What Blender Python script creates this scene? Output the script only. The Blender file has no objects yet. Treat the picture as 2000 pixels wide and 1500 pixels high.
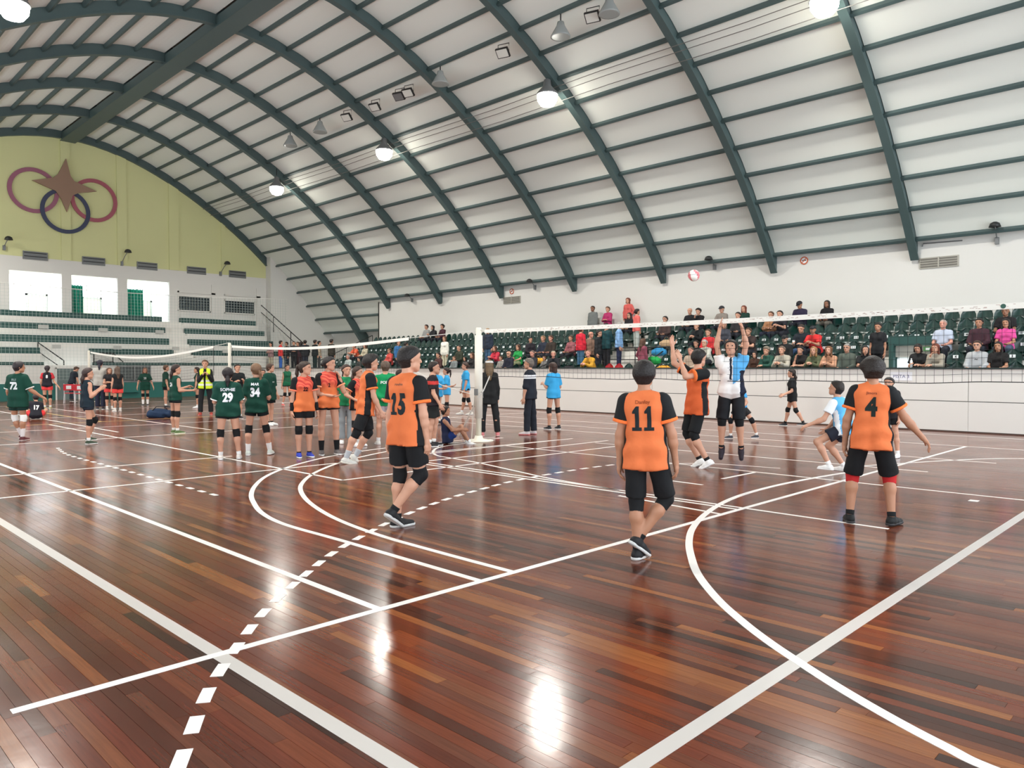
import bpy, bmesh, math, random
import numpy as np
from mathutils import Vector, Matrix
from mathutils.bvhtree import BVHTree
random.seed(7)
SC = bpy.context.scene
COL = SC.collection
# ---------------------------------------------------------------- camera, sky, light, exposure
FPX = 1465.0; CAMH = 1.6
PITCH = math.atan((750 - 718) / FPX); YAW = math.atan(1490 / 1465.0)   # YAW: from +Y towards +X
cam = bpy.data.cameras.new('camera'); camo = bpy.data.objects.new('camera', cam); COL.objects.link(camo)
cam.sensor_fit = 'HORIZONTAL'; cam.sensor_width = 36; cam.lens = 36 * FPX / 2000; cam.clip_start = .05; cam.clip_end = 300
camo.location = (0, 0, CAMH); camo.rotation_euler = (math.pi / 2 - PITCH, 0, -YAW)
SC.camera = camo
W = bpy.data.worlds.new('sky'); SC.world = W; W.use_nodes = True
W.node_tree.nodes['Background'].inputs[0].default_value = (.86, .93, 1, 1)
W.node_tree.nodes['Background'].inputs[1].default_value = 4.3
vs = SC.view_settings
vs.view_transform = 'Standard'; vs.look = 'None'; vs.gamma = 1; vs.use_curve_mapping = False
vs.exposure = 0.4
LAMP_W = 440
SC.cycles.use_denoising = True
SC.cycles.max_bounces = 6
SC.cycles.adaptive_threshold = .02
SC.cycles.diffuse_bounces = 4
SC.cycles.sample_clamp_indirect = 6
# camera maths in numpy (metres from photograph pixels)
_fw = np.array([math.sin(YAW), math.cos(YAW), 0]); _rt = np.array([math.cos(YAW), -math.sin(YAW), 0]); _up = np.array([0, 0, 1.0])
_cf = _fw * math.cos(PITCH) - _up * math.sin(PITCH); _cu = _up * math.cos(PITCH) + _fw * math.sin(PITCH)
CAM = np.array([0, 0, CAMH])
def ray(x, y): return _cf + _rt * (x - 1000) / FPX - _cu * (y - 750) / FPX
def onX(x, y, X): d = ray(x, y); return CAM + d * (X / d[0])
def onY(x, y, Y): d = ray(x, y); return CAM + d * (Y / d[1])
def onZ(x, y, Z=0): d = ray(x, y); return CAM + d * ((Z - CAMH) / d[2])
def proj(p):
    q = np.asarray(p, float) - CAM; return 1000 + FPX * (q @ _rt) / (q @ _cf), 750 - FPX * (q @ _cu) / (q @ _cf)

# ---------------------------------------------------------------- materials
MATS = {}
def srgb(c):
    return tuple(((v / 255) / 12.92 if v / 255 <= .04045 else ((v / 255 + .055) / 1.055) ** 2.4) for v in c[:3])
def mat(name, rgb, rough=.6, metal=0, bump=0, bscale=30, var=0, vscale=3, coat=0, emit=0, spec=.5, trans=0):
    key = (name, tuple(rgb))
    if key in MATS: return MATS[key]
    m = bpy.data.materials.new(name); m.use_nodes = True; nt = m.node_tree; b = nt.nodes['Principled BSDF']
    c = srgb(rgb); b.inputs['Base Color'].default_value = (*c, 1); b.inputs['Roughness'].default_value = rough
    b.inputs['Metallic'].default_value = metal; b.inputs['Coat Weight'].default_value = coat; b.inputs['Specular IOR Level'].default_value = spec
    b.inputs['Transmission Weight'].default_value = trans
    if emit:
        b.inputs['Emission Color'].default_value = (*c, 1); b.inputs['Emission Strength'].default_value = emit
    if bump or var:
        tc = nt.nodes.new('ShaderNodeTexCoord')
    if bump:
        n = nt.nodes.new('ShaderNodeTexNoise'); n.inputs['Scale'].default_value = bscale; n.inputs['Detail'].default_value = 4
        nt.links.new(tc.outputs['Object'], n.inputs['Vector'])
        bp = nt.nodes.new('ShaderNodeBump'); bp.inputs['Strength'].default_value = bump; bp.inputs['Distance'].default_value = .02
        nt.links.new(n.outputs['Fac'], bp.inputs['Height']); nt.links.new(bp.outputs['Normal'], b.inputs['Normal'])
    if var:
        n2 = nt.nodes.new('ShaderNodeTexNoise'); n2.inputs['Scale'].default_value = vscale; n2.inputs['Detail'].default_value = 5
        nt.links.new(tc.outputs['Object'], n2.inputs['Vector'])
        mx = nt.nodes.new('ShaderNodeMix'); mx.data_type = 'RGBA'
        mx.inputs['A'].default_value = tuple(v * (1 - var) for v in c) + (1,); mx.inputs['B'].default_value = tuple(min(1, v * (1 + var)) for v in c) + (1,)
        nt.links.new(n2.outputs['Fac'], mx.inputs['Factor']); nt.links.new(mx.outputs['Result'], b.inputs['Base Color'])
    MATS[key] = m; return m
M_WALL = mat('white_plaster', (214, 212, 206), .75, bump=.05, bscale=20, var=.03, vscale=.6)
M_YELLOW = mat('yellow_plaster', (210, 210, 156), .8, var=.05, vscale=.4)
M_CEIL = None
M_STEEL = mat('dark_green_steel', (68, 86, 86), .5, var=.06)
M_WHITE = mat('white_paint', (238, 236, 230), .5)
M_BOARD = mat('white_board_panel', (226, 223, 217), .55, var=.02, vscale=1.5)
M_DADO = mat('green_dado_paint', (24, 96, 88), .6, var=.05)
M_TIER = mat('green_tier_paint', (38, 74, 70), .7, var=.08, vscale=4)
M_CONC = mat('pale_concrete', (218, 215, 208), .85, bump=.15, bscale=25, var=.05, vscale=2)
M_DARK = mat('black_metal', (28, 30, 30), .5)
M_GREY = mat('grey_metal', (120, 122, 122), .5, metal=.3)
M_SEAT = mat('green_plastic', (16, 52, 46), .28, spec=.6)
M_SEATRED = mat('red_plastic', (170, 26, 34), .3)
M_PLATE = mat('white_sticker', (225, 228, 228), .5)
M_INK = mat('black_ink', (18, 18, 20), .6)
M_LINE = mat('white_court_paint', (236, 232, 226), .35, var=.03, vscale=6)
M_LINEG = mat('grey_court_paint', (196, 190, 184), .35, var=.03, vscale=6)
M_LINEY = mat('yellow_court_paint', (216, 190, 110), .35)

# ---------------------------------------------------------------- mesh helpers
class MB:
    def __init__(s): s.v = []; s.f = []; s.mi = []
    def add(s, vs, fs, mi=0):
        n = len(s.v); s.v += [tuple(map(float, v)) for v in vs]
        for f in fs: s.f.append(tuple(i + n for i in f)); s.mi.append(mi)
        return s
    def box(s, x0, x1, y0, y1, z0, z1, mi=0):
        return s.add([(x, y, z) for z in (z0, z1) for y in (y0, y1) for x in (x0, x1)],
                     [(0, 2, 3, 1), (4, 5, 7, 6), (0, 1, 5, 4), (2, 6, 7, 3), (0, 4, 6, 2), (1, 3, 7, 5)], mi)
    def tube(s, pts, r, n=8, mi=0, cap=True):
        pts = [np.array(p, float) for p in pts]; rs = r if isinstance(r, (list, tuple)) else [r] * len(pts)
        rings = []
        for i, p in enumerate(pts):
            d = pts[min(i + 1, len(pts) - 1)] - pts[max(i - 1, 0)]; d = d / (np.linalg.norm(d) + 1e-9)
            u = np.cross(d, (0, 0, 1.0));
            if np.linalg.norm(u) < .05: u = np.cross(d, (0, 1.0, 0))
            u /= np.linalg.norm(u); w = np.cross(u, d)
            rings.append([p + rs[i] * (u * math.cos(2 * math.pi * k / n) + w * math.sin(2 * math.pi * k / n)) for k in range(n)])
        vs = [q for R in rings for q in R]; fs = []
        for i in range(len(pts) - 1):
            for k in range(n): fs.append((i * n + k, i * n + (k + 1) % n, (i + 1) * n + (k + 1) % n, (i + 1) * n + k))
        if cap: fs += [tuple(range(n))[::-1], tuple(range((len(pts) - 1) * n, len(pts) * n))]
        return s.add(vs, fs, mi)
    def lathe(s, prof, c=(0, 0, 0), n=16, mi=0):
        vs = []; fs = []
        for r, z in prof: vs += [(c[0] + r * math.cos(2 * math.pi * k / n), c[1] + r * math.sin(2 * math.pi * k / n), c[2] + z) for k in range(n)]
        for i in range(len(prof) - 1):
            for k in range(n): fs.append((i * n + k, i * n + (k + 1) % n, (i + 1) * n + (k + 1) % n, (i + 1) * n + k))
        fs += [tuple(range(n))[::-1], tuple(range((len(prof) - 1) * n, len(prof) * n))]
        return s.add(vs, fs, mi)
    def strip(s, pts, w, z0=.0, z1=.0015, mi=0):            # flat painted strip along a polyline on the floor
        pts = [np.array(p[:2], float) for p in pts]; L = []; R = []
        for i, p in enumerate(pts):
            d = pts[min(i + 1, len(pts) - 1)] - pts[max(i - 1, 0)]; d /= np.linalg.norm(d); nn = np.array([-d[1], d[0]])
            L.append(p + nn * w / 2); R.append(p - nn * w / 2)
        n = len(pts); vs = [(*q, z1) for q in L] + [(*q, z1) for q in R] + [(*q, z0) for q in L] + [(*q, z0) for q in R]; fs = []
        for i in range(n - 1):
            fs += [(i, n + i, n + i + 1, i + 1), (i, i + 1, 2 * n + i + 1, 2 * n + i), (n + i, 3 * n + i, 3 * n + i + 1, n + i + 1)]
        fs += [(0, 2 * n, 3 * n, n), (n - 1, 2 * n - 1, 4 * n - 1, 3 * n - 1)]
        return s.add(vs, fs, mi)
    def mesh(s, name, mats, smooth=False, bevel=0):
        me = bpy.data.meshes.new(name); me.from_pydata(s.v, [], s.f)
        for m in (mats if isinstance(mats, (list, tuple)) else [mats]): me.materials.append(m)
        me.polygons.foreach_set('material_index', s.mi)
        if smooth: me.polygons.foreach_set('use_smooth', [True] * len(s.f))
        me.update(); return me
    def obj(s, name, mats, parent=None, smooth=False, loc=None):
        return link(name, s.mesh(name, mats, smooth), parent, loc)
def link(name, me, parent=None, loc=None, rz=None):
    o = bpy.data.objects.new(name, me); COL.objects.link(o)
    if parent is not None: o.parent = parent
    if loc is not None: o.location = loc
    if rz is not None: o.rotation_euler = (0, 0, rz)
    return o
def tag(o, label=None, cat=None, group=None, kind=None):
    if label: o['label'] = label
    if cat: o['category'] = cat
    if group: o['group'] = group
    if kind: o['kind'] = kind
    return o
def empty(name, loc=(0, 0, 0), rz=0):
    o = bpy.data.objects.new(name, None); COL.objects.link(o); o.location = loc; o.rotation_euler = (0, 0, rz); o.empty_display_size = .1
    return o
def struct(o, label=None): return tag(o, label, None, None, 'structure')
def copy_tree(o, parent=None):
    c = o.copy(); COL.objects.link(c); c.parent = parent
    for ch in list(o.children): copy_tree(ch, c)
    return c
_TXT = {}
def text_mesh(s, thick=.0, sub=0):                           # unit-height flat text mesh centred on the origin: (verts, faces)
    k = (s, thick, sub)
    if k in _TXT: return _TXT[k]
    cu = bpy.data.curves.new('lettering', 'FONT'); cu.body = s; cu.align_x = 'CENTER'; cu.align_y = 'CENTER'; cu.resolution_u = 3; cu.offset = thick
    o = bpy.data.objects.new('lettering', cu); me = o.to_mesh()
    bm = bmesh.new(); bm.from_mesh(me); o.to_mesh_clear(); bpy.data.objects.remove(o); bpy.data.curves.remove(cu)
    bmesh.ops.triangulate(bm, faces=bm.faces)
    for _ in range(4 if sub else 0):
        es = [e for e in bm.edges if e.calc_length() > sub]
        if not es: break
        bmesh.ops.subdivide_edges(bm, edges=es, cuts=1); bmesh.ops.triangulate(bm, faces=bm.faces)
    V = np.array([v.co[:2] for v in bm.verts]); bm.verts.index_update(); F = [tuple(v.index for v in f.verts) for f in bm.faces]; bm.free()
    V -= (V.max(0) + V.min(0)) / 2; V /= (V[:, 1].max() - V[:, 1].min())
    _TXT[k] = (V, F); return _TXT[k]
def flat_text(name, s, h, m, parent, origin, xdir, ydir, thick=.0, wfac=1.0):
    V, F = text_mesh(s, thick); x = np.array(xdir, float); y = np.array(ydir, float); o = np.array(origin, float)
    return MB().add([o + x * v[0] * h * wfac + y * v[1] * h for v in V], F).obj(name, m, parent)
# ================================================================ THE SETTING
FX0, FX1, FY0, FY1 = -2.0, 21.0, -6.0, 42.1
# ---- floor: hardwood planks running along Y
def floor_material():
    m = bpy.data.materials.new('varnished_hardwood'); m.use_nodes = True; nt = m.node_tree; b = nt.nodes['Principled BSDF']; N = nt.nodes.new; Lk = nt.links.new
    at = N('ShaderNodeAttribute'); at.attribute_name = 'tint'
    rp = N('ShaderNodeValToRGB'); e = rp.color_ramp.elements
    cols = [(0, (52, 29, 22)), (.14, (78, 38, 25)), (.36, (104, 47, 29)), (.58, (114, 58, 34)), (.76, (92, 50, 36)), (.92, (122, 68, 39)), (1, (142, 86, 47))]
    e[0].position = 0; e[0].color = (*srgb(cols[0][1]), 1); e[1].position = 1; e[1].color = (*srgb(cols[-1][1]), 1)
    for p, c in cols[1:-1]:
        q = e.new(p); q.color = (*srgb(c), 1)
    Lk(at.outputs['Fac'], rp.inputs[0])
    tc = N('ShaderNodeTexCoord'); mp = N('ShaderNodeMapping'); mp.inputs['Scale'].default_value = (42, 1.6, 1); Lk(tc.outputs['Object'], mp.inputs[0])
    n = N('ShaderNodeTexNoise'); n.inputs['Scale'].default_value = 1.4; n.inputs['Detail'].default_value = 6; n.inputs['Roughness'].default_value = .65; Lk(mp.outputs[0], n.inputs['Vector'])
    mr = N('ShaderNodeMapRange'); mr.inputs['From Min'].default_value = .3; mr.inputs['From Max'].default_value = .7; mr.inputs['To Min'].default_value = .8; mr.inputs['To Max'].default_value = 1.18; Lk(n.outputs['Fac'], mr.inputs['Value'])
    mx = N('ShaderNodeMix'); mx.data_type = 'RGBA'; mx.blend_type = 'MULTIPLY'; mx.inputs['Factor'].default_value = 1
    Lk(rp.outputs[0], mx.inputs['A']); Lk(mr.outputs[0], mx.inputs['B']); Lk(mx.outputs['Result'], b.inputs['Base Color'])
    n2 = N('ShaderNodeTexNoise'); n2.inputs['Scale'].default_value = 1.1; n2.inputs['Detail'].default_value = 7; Lk(tc.outputs['Object'], n2.inputs['Vector'])
    mr2 = N('ShaderNodeMapRange'); mr2.inputs['To Min'].default_value = .1; mr2.inputs['To Max'].default_value = .24; Lk(n2.outputs['Fac'], mr2.inputs['Value'])
    Lk(mr2.outputs[0], b.inputs['Roughness']); b.inputs['Specular IOR Level'].default_value = .42
    n3 = N('ShaderNodeTexNoise'); n3.inputs['Scale'].default_value = 7; n3.inputs['Detail'].default_value = 3; Lk(tc.outputs['Object'], n3.inputs['Vector'])
    bp = N('ShaderNodeBump'); bp.inputs['Strength'].default_value = .06; bp.inputs['Distance'].default_value = .01; Lk(n3.outputs['Fac'], bp.inputs['Height']); Lk(bp.outputs[0], b.inputs['Normal'])
    return m
M_FLOOR = floor_material()
floor = MB().box(FX0, FX1, FY0, FY1, -.2, -.012).obj('floor', mat('subfloor', (40, 24, 18), .8)); struct(floor, 'reddish brown varnished hardwood sports floor with painted court lines')
PW = .068
def make_planks():
    rng = random.Random(3); planks = []
    for i in range(int((FX1 - FX0) / PW)):
        x0 = FX0 + i * PW; y = FY0 - rng.random() * 1.5
        while y < FY1:
            L = rng.uniform(.7, 2.3); planks.append((x0, max(y, FY0), min(y + L, FY1), rng.random(), rng.uniform(-.0004, .0004))); y += L
    def near(p):
        c = np.array([p[0] + PW / 2, (p[1] + p[2]) / 2, 0]); q = c - CAM
        d = q @ _cf
        if d < .5: return 99
        u, v = proj(c)
        return d if -60 < u < 2060 and v < 1600 else 99
    planks.sort(key=near); return planks
def plank_geo(mb, p):
    g = .0004; x0, y0, y1, t, dz = p; b = .0007; X0, X1, Y0, Y1 = x0 + g / 2, x0 + PW - g / 2, y0 + g / 2, y1 - g / 2
    mb.add([(X0, Y0, -.004), (X1, Y0, -.004), (X1, Y1, -.004), (X0, Y1, -.004), (X0 + b, Y0 + b, dz), (X1 - b, Y0 + b, dz), (X1 - b, Y1 - b, dz), (X0 + b, Y1 - b, dz)],
           [(4, 5, 6, 7), (0, 1, 5, 4), (1, 2, 6, 5), (2, 3, 7, 6), (3, 0, 4, 7)])
def set_tint(me, vals):
    a = me.attributes.new('tint', 'FLOAT', 'FACE'); a.data.foreach_set('value', vals)
planks = make_planks()
for p in planks[:300]:
    mb = MB(); plank_geo(mb, p); me = mb.mesh('plank', M_FLOOR); set_tint(me, [p[3]] * 5); link('plank', me, floor)
mb = MB(); tv = []
for p in planks[300:]: plank_geo(mb, p); tv += [p[3]] * 5
me = mb.mesh('distant_planks', M_FLOOR); set_tint(me, tv); o = link('distant_planks', me, floor); o['kind'] = 'stuff'
# ---- painted court lines
def line(pts, w=.055, m=None, z=.0015): MB().strip(pts, w, 0, z).obj('court_line', m or M_LINE, floor)
def seg(x0, y0, x1, y1, w=.055, m=None, z=.0015): line([(x0, y0), (x1, y1)], w, m, z)
def smooth_poly(pts, n=6):
    P = [np.array(p, float) for p in pts]; P = [2 * P[0] - P[1]] + P + [2 * P[-1] - P[-2]]; out = []
    for i in range(1, len(P) - 2):
        for k in range(n):
            t = k / n; a, b, c, d = P[i - 1:i + 3]
            out.append(.5 * (2 * b + (c - a) * t + (2 * a - 5 * b + 4 * c - d) * t * t + (3 * b - a - 3 * c + d) * t ** 3))
    return out + [P[-2]]
def dashed(pts, dash=.15, gap=.15, w=.06, m=None):
    P = smooth_poly(pts, 14); acc = [0]
    for a, b in zip(P, P[1:]): acc.append(acc[-1] + np.linalg.norm(b - a))
    X = np.array([p[0] for p in P]); Y = np.array([p[1] for p in P]); s = 0
    while s + dash < acc[-1]:
        q = [(np.interp(t, acc, X), np.interp(t, acc, Y)) for t in (s, s + dash / 2, s + dash)]; line(q, w, m, .0022); s += dash + gap
seg(1.81, .2, 1.81, 41.9, .085, M_LINEG, .001); seg(.9, 1.73, 20.5, 1.73, .085, M_LINEG, .001)
seg(.83, 4.08, 17.28, 4.08, .06, None, .0019); seg(2.9, 4.1, 2.9, 41, .06)
line(smooth_poly([(3.82, 4.1), (3.82, 5.0), (3.82, 6.0), (3.81, 7.0), (3.93, 7.71), (4.16, 8.37), (4.43, 8.98), (4.82, 9.64), (5.32, 10.31), (5.96, 10.93), (6.7, 11.45), (7.47, 11.86), (8.6, 12.2), (10, 12.35), (12, 12.35)]), .06)
line(smooth_poly([(4.17, 4.1), (4.17, 5.0), (4.2, 5.95), (4.35, 6.95), (4.66, 7.99), (5.05, 8.86), (5.44, 9.46), (5.94, 10.05), (6.5, 10.56), (6.95, 10.9), (7.5, 11.25), (8.74, 11.8), (10, 12.05), (12, 12.1)]), .06)
line(smooth_poly([(11.9, 4.3), (11.52, 4.39), (10.53, 4.51), (9.65, 4.56), (8.75, 4.53), (8.0, 4.41), (7.25, 4.2), (6.56, 3.93), (6.0, 3.63), (5.5, 3.3), (5.1, 3.0), (4.67, 2.6), (4.36, 2.25), (4.15, 1.98), (3.98, 1.73), (3.79, 1.43), (3.62, 1.12), (3.51, .88), (3.45, .72), (3.4, .3)]), .065, None, .0026)
dashed([(1.0, 2.75), (1.24, 3.13), (1.59, 3.68), (1.99, 4.18), (2.41, 4.65), (3.09, 5.27), (3.62, 5.7), (4.43, 6.22), (5.04, 6.55), (5.58, 6.8), (6.18, 7.03), (6.78, 7.2), (7.4, 7.36), (8.0, 7.44), (8.64, 7.49), (9.27, 7.5), (9.9, 7.46), (10.6, 7.35)], .17, .14, .065)
dashed([(4.08, 9.2), (4.08, 11), (4.08, 13), (4.08, 15.4), (4.3, 17)], .16, .2, .06)
seg(5.89, 9.15, 5.89, 24); seg(5.87, 9.17, 13.2, 9.17); seg(1.2, 10.9, 13, 10.87); seg(1, 13.15, 6.1, 13.1); seg(1, 18.4, 20, 18.3)
seg(8.03, 10.02, 13.2, 10.03); seg(8.0, 10.0, 7.9, 2.53, .05); seg(7.83, 9.7, 7.8, 4.1, .05); seg(7.6, 5.6, 7.42, 4.1, .05)
line(smooth_poly([(11.5, 11.85), (10.44, 11.78), (9.67, 11.56), (9.09, 11.04), (8.75, 10.5), (8.68, 10.0), (8.57, 9.2), (8.28, 8.0), (8.07, 7.1), (7.93, 5.84)]), .05)
seg(10.85, 10.9, 10.76, 1.2, .05); seg(9.15, 11.05, 12.6, 10.9, .05); seg(12.6, 9.9, 12.66, 3.5, .05); seg(9.13, 6.04, 9.1, 5.3); seg(9.8, 5.39, 10.75, 5.37)
line(smooth_poly([(10.55, 7.0), (11.2, 6.4), (11.47, 5.3)]), .045); line(smooth_poly([(12.4, 4.6), (13.64, 4.06), (14.96, 3.42), (15.72, 2.81), (16.3, 2.0)]), .05)
seg(10.24, 2.34, 10.36, 2.34, .1); seg(14.6, 3, 14.6, 20, .05); seg(17.3, 2, 17.3, 40, .05); seg(19.9, 2, 19.9, 40, .05); seg(15.8, 6, 15.8, 20, .05)
seg(6.4, 20, 6.4, 40); seg(8.3, 19, 8.3, 40); seg(3, 22, 20, 22, .05); seg(3, 27.2, 20, 27.2, .05); seg(5, 24.2, 14, 24.2, .05, M_LINEY); seg(7.3, 24.2, 7.3, 36, .05, M_LINEY); seg(3, 31.4, 20, 31.4, .05); seg(5, 36.5, 20, 36.5, .05)

# ---- roof: barrel vault
DXT = [0, 2, 4, 6, 8, 10, 12, 14, 16, 18]; DZT = [13.85, 13.6, 12.95, 12.05, 10.85, 9.3, 7.5, 5.08, 2.35, -.6]
_co = np.polyfit(np.array(DXT)[:9] ** 2, DZT[:9], 4)
def pz(X): return float(np.polyval(_co, (X - 12) ** 2))
XC = 12.0
_s = [0.0]; _x = np.linspace(0, 16, 641); _z = np.array([pz(12 + v) for v in _x])
for i in range(640): _s.append(_s[-1] + math.hypot(_x[i + 1] - _x[i], _z[i + 1] - _z[i]))
def at_arc(s):                                              # point and outward normal at arc length s from the crown (signed)
    a = abs(s); x = np.interp(a, _s, _x); x2 = np.interp(a + .02, _s, _x); z = pz(12 + x); z2 = pz(12 + x2)
    tx, tz = x2 - x, z2 - z; l = math.hypot(tx, tz); nx, nz = -tz / l, tx / l; sg = 1 if s >= 0 else -1
    return np.array([12 + sg * x, z]), np.array([sg * nx, nz])
ARCH_Y = [44.75 - 4.644 * k for k in range(12)]
SPAN = float(np.interp(14.0, _x, _s)); SPAN_FAR = float(np.interp(15.9, _x, _s))
def ceiling_mat():
    m = bpy.data.materials.new('corrugated_ceiling_sheet'); m.use_nodes = True; nt = m.node_tree; b = nt.nodes['Principled BSDF']
    b.inputs['Base Color'].default_value = (*srgb((221, 224, 216)), 1); b.inputs['Roughness'].default_value = .8
    tc = nt.nodes.new('ShaderNodeTexCoord'); w = nt.nodes.new('ShaderNodeTexWave'); w.bands_direction = 'X'; w.inputs['Scale'].default_value = 2.5; w.inputs['Distortion'].default_value = .3
    mp = nt.nodes.new('ShaderNodeMapping'); mp.inputs['Rotation'].default_value = (0, .8, 0); nt.links.new(tc.outputs['Object'], mp.inputs[0]); nt.links.new(mp.outputs[0], w.inputs[0])
    bp = nt.nodes.new('ShaderNodeBump'); bp.inputs['Strength'].default_value = .12; bp.inputs['Distance'].default_value = .01; nt.links.new(w.outputs['Fac'], bp.inputs['Height']); nt.links.new(bp.outputs[0], b.inputs['Normal'])
    return m
M_CEIL = ceiling_mat()
mb = MB(); NS = 40; vs = []
for k in range(NS + 1):
    p, n = at_arc(-SPAN_FAR + 2 * SPAN_FAR * k / NS); q = p + n * .75; vs += [(q[0], -6.2, q[1]), (q[0], 45.1, q[1])]
ceiling = MB().add(vs, [(2 * k, 2 * k + 2, 2 * k + 3, 2 * k + 1) for k in range(NS)]).obj('ceiling', M_CONC); struct(ceiling, 'grey barrel vault roof with dark green steel arches and purlins')  # outer shell above the panels, added to keep sky light from leaking in
PS = 1.075; NP = int(SPAN / PS)
ridge = .3
parc = [ridge] + [ridge + PS * (k + 1) for k in range(NP)]
far_extra = [parc[-1] + PS * (k + 1) for k in range(2)]
def purlin(s, y0, y1):
    p, n = at_arc(s); t = np.array([n[1], -n[0]]); a, b = .045, .15; c = p + n * .12
    q = [c - t * a - n * b / 2, c + t * a - n * b / 2, c + t * a + n * b / 2, c - t * a + n * b / 2]
    MB().add([(v[0], y0, v[1]) for v in q] + [(v[0], y1, v[1]) for v in q], [(0, 1, 5, 4), (1, 2, 6, 5), (2, 3, 7, 6), (3, 0, 4, 7), (3, 2, 1, 0), (4, 5, 6, 7)]).obj('purlin', M_STEEL, ceiling)
for s in parc[1:]: purlin(s, -6, 44.75); purlin(-s, -6, 44.75)
for s in far_extra: purlin(s, 36.6, 44.3)
p0, _ = at_arc(0)
MB().box(12 - .3, 12 + .3, -6, 44.75, p0[1] - .28, p0[1] + .12).box(12 - .36, 12 + .36, -6, 44.75, p0[1] - .31, p0[1] - .28).obj('ridge_beam', M_STEEL, ceiling)
_pm = {}
def panel(s0, s1, y0, y1):
    key = (round(s0, 3), round(s1, 3), round(y1 - y0, 3))
    if key not in _pm:
        vs = []
        for k in range(6):
            u = k / 5; p, n = at_arc(s0 + (s1 - s0) * u); q = p + n * (.2 + .03 * math.sin(math.pi * u)); vs += [(q[0], 0, q[1]), (q[0], y1 - y0, q[1])]
        top = [(x, y, z + .03) for x, y, z in vs]
        fs = [(2 * k, 2 * k + 2, 2 * k + 3, 2 * k + 1) for k in range(5)] + [(12 + 2 * k, 12 + 2 * k + 1, 12 + 2 * k + 3, 12 + 2 * k + 2) for k in range(5)]
        _pm[key] = MB().add(vs + top, fs).mesh('ceiling_panel', M_CEIL, True)
    link('ceiling_panel', _pm[key], ceiling, (0, y0, 0))
for i in range(9):
    y1 = ARCH_Y[i] - .07; y0 = ARCH_Y[i + 1] + .07
    ss = parc + ([] if i > 1 else far_extra)
    for a, b in zip(ss, ss[1:]): panel(a, b, y0, y1)
    for a, b in zip(parc, parc[1:]): panel(-b, -a, y0, y1)
mb = MB()                                                   # the bays behind the viewer, one sheet per side
for sg in (1, -1):
    vs = []
    for k in range(25):
        p, n = at_arc(sg * (ridge + (SPAN - ridge) * k / 24)); q = p + n * .3; vs += [(q[0], -6, q[1]), (q[0], ARCH_Y[9] - .07, q[1])]
    mb.add(vs, [(2 * k, 2 * k + 2, 2 * k + 3, 2 * k + 1) for k in range(24)])
mb.obj('rear_ceiling_sheet', M_CEIL, ceiling, True)
def arch(y, s0, s1):
    vs = []; n_ = 44
    for k in range(n_ + 1):
        s = s0 + (s1 - s0) * k / n_; p, n = at_arc(s)
        for d, w in ((-.17, .12), (-.13, .12), (-.13, .05), (.5, .05)):
            q = p + n * d; vs += [(q[0], y - w, q[1]), (q[0], y + w, q[1])]
    fs = []
    for k in range(n_):
        a = 8 * k; b = a + 8
        fs += [(a, b, b + 1, a + 1), (a, a + 2, b + 2, b), (a + 1, b + 1, b + 3, a + 3), (a + 2, a + 4, b + 4, b + 2), (a + 3, b + 3, b + 5, a + 5), (a + 4, a + 6, b + 6, b + 4), (a + 5, b + 5, b + 7, a + 7)]
    for a in (0, 8 * n_): fs += [(a, a + 1, a + 3, a + 2), (a + 4, a + 5, a + 7, a + 6)]
    MB().add(vs, fs).obj('roof_arch', M_STEEL, ceiling)
for i, y in enumerate(ARCH_Y): arch(y, -SPAN, SPAN_FAR if i == 1 else (float(np.interp(11.3, _x, _s)) if i == 0 else SPAN))

# ---- walls
XW = 26.0
wall_right = MB().box(XW, XW + .25, -6, 36.6, -.2, 5.7).obj('wall_right', M_WALL); struct(wall_right, 'tall white plaster wall behind the long grandstand')
struct(MB().box(27.7, 27.95, 36.6, 46, -.2, 6).obj('wall_right', M_WALL), 'white wall at the corner of the hall beside the grandstands')
struct(MB().box(XW, 27.95, 36.5, 36.6, -.2, 5.6).obj('wall_right', M_WALL), 'short white return wall at the end of the long grandstand')
struct(MB().box(-2.25, -2, -6, 45, -.2, .9).box(-2.25, -2, -6, 45, 4.8, 5.9).obj('wall_left', M_WALL), 'white side wall nearest the camera with an open window band added for daylight')  # unseen window band, added so soft sky light enters from the side
for k in range(11): MB().box(-2.2, -2.05, -6 + 5 * k - .1, -6 + 5 * k + .1, .9, 4.8).obj('mullion', M_WHITE, bpy.data.objects['wall_left'])
mb = MB()                                                   # end wall behind the viewpoint: plinth, spandrels and a tall open gable added to let daylight in
GX = [-2.2 + 28.4 * k / 12 for k in range(13)]
mb.box(-2.2, 26.2, -6.2, -6, -.2, .9)
for k, x in enumerate(GX): mb.box(x - .18, x + .18, -6.2, -6, .9, max(5, pz(min(max(x, -1.9), 25.9))) + .4)
for z in (4.2, 7.6): mb.box(-2.2, 26.2, -6.2, -6, z, z + .25)
wall_back = struct(mb.obj('wall_back', M_WALL), 'white end wall behind the viewpoint, its open gable added for daylight')
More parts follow.
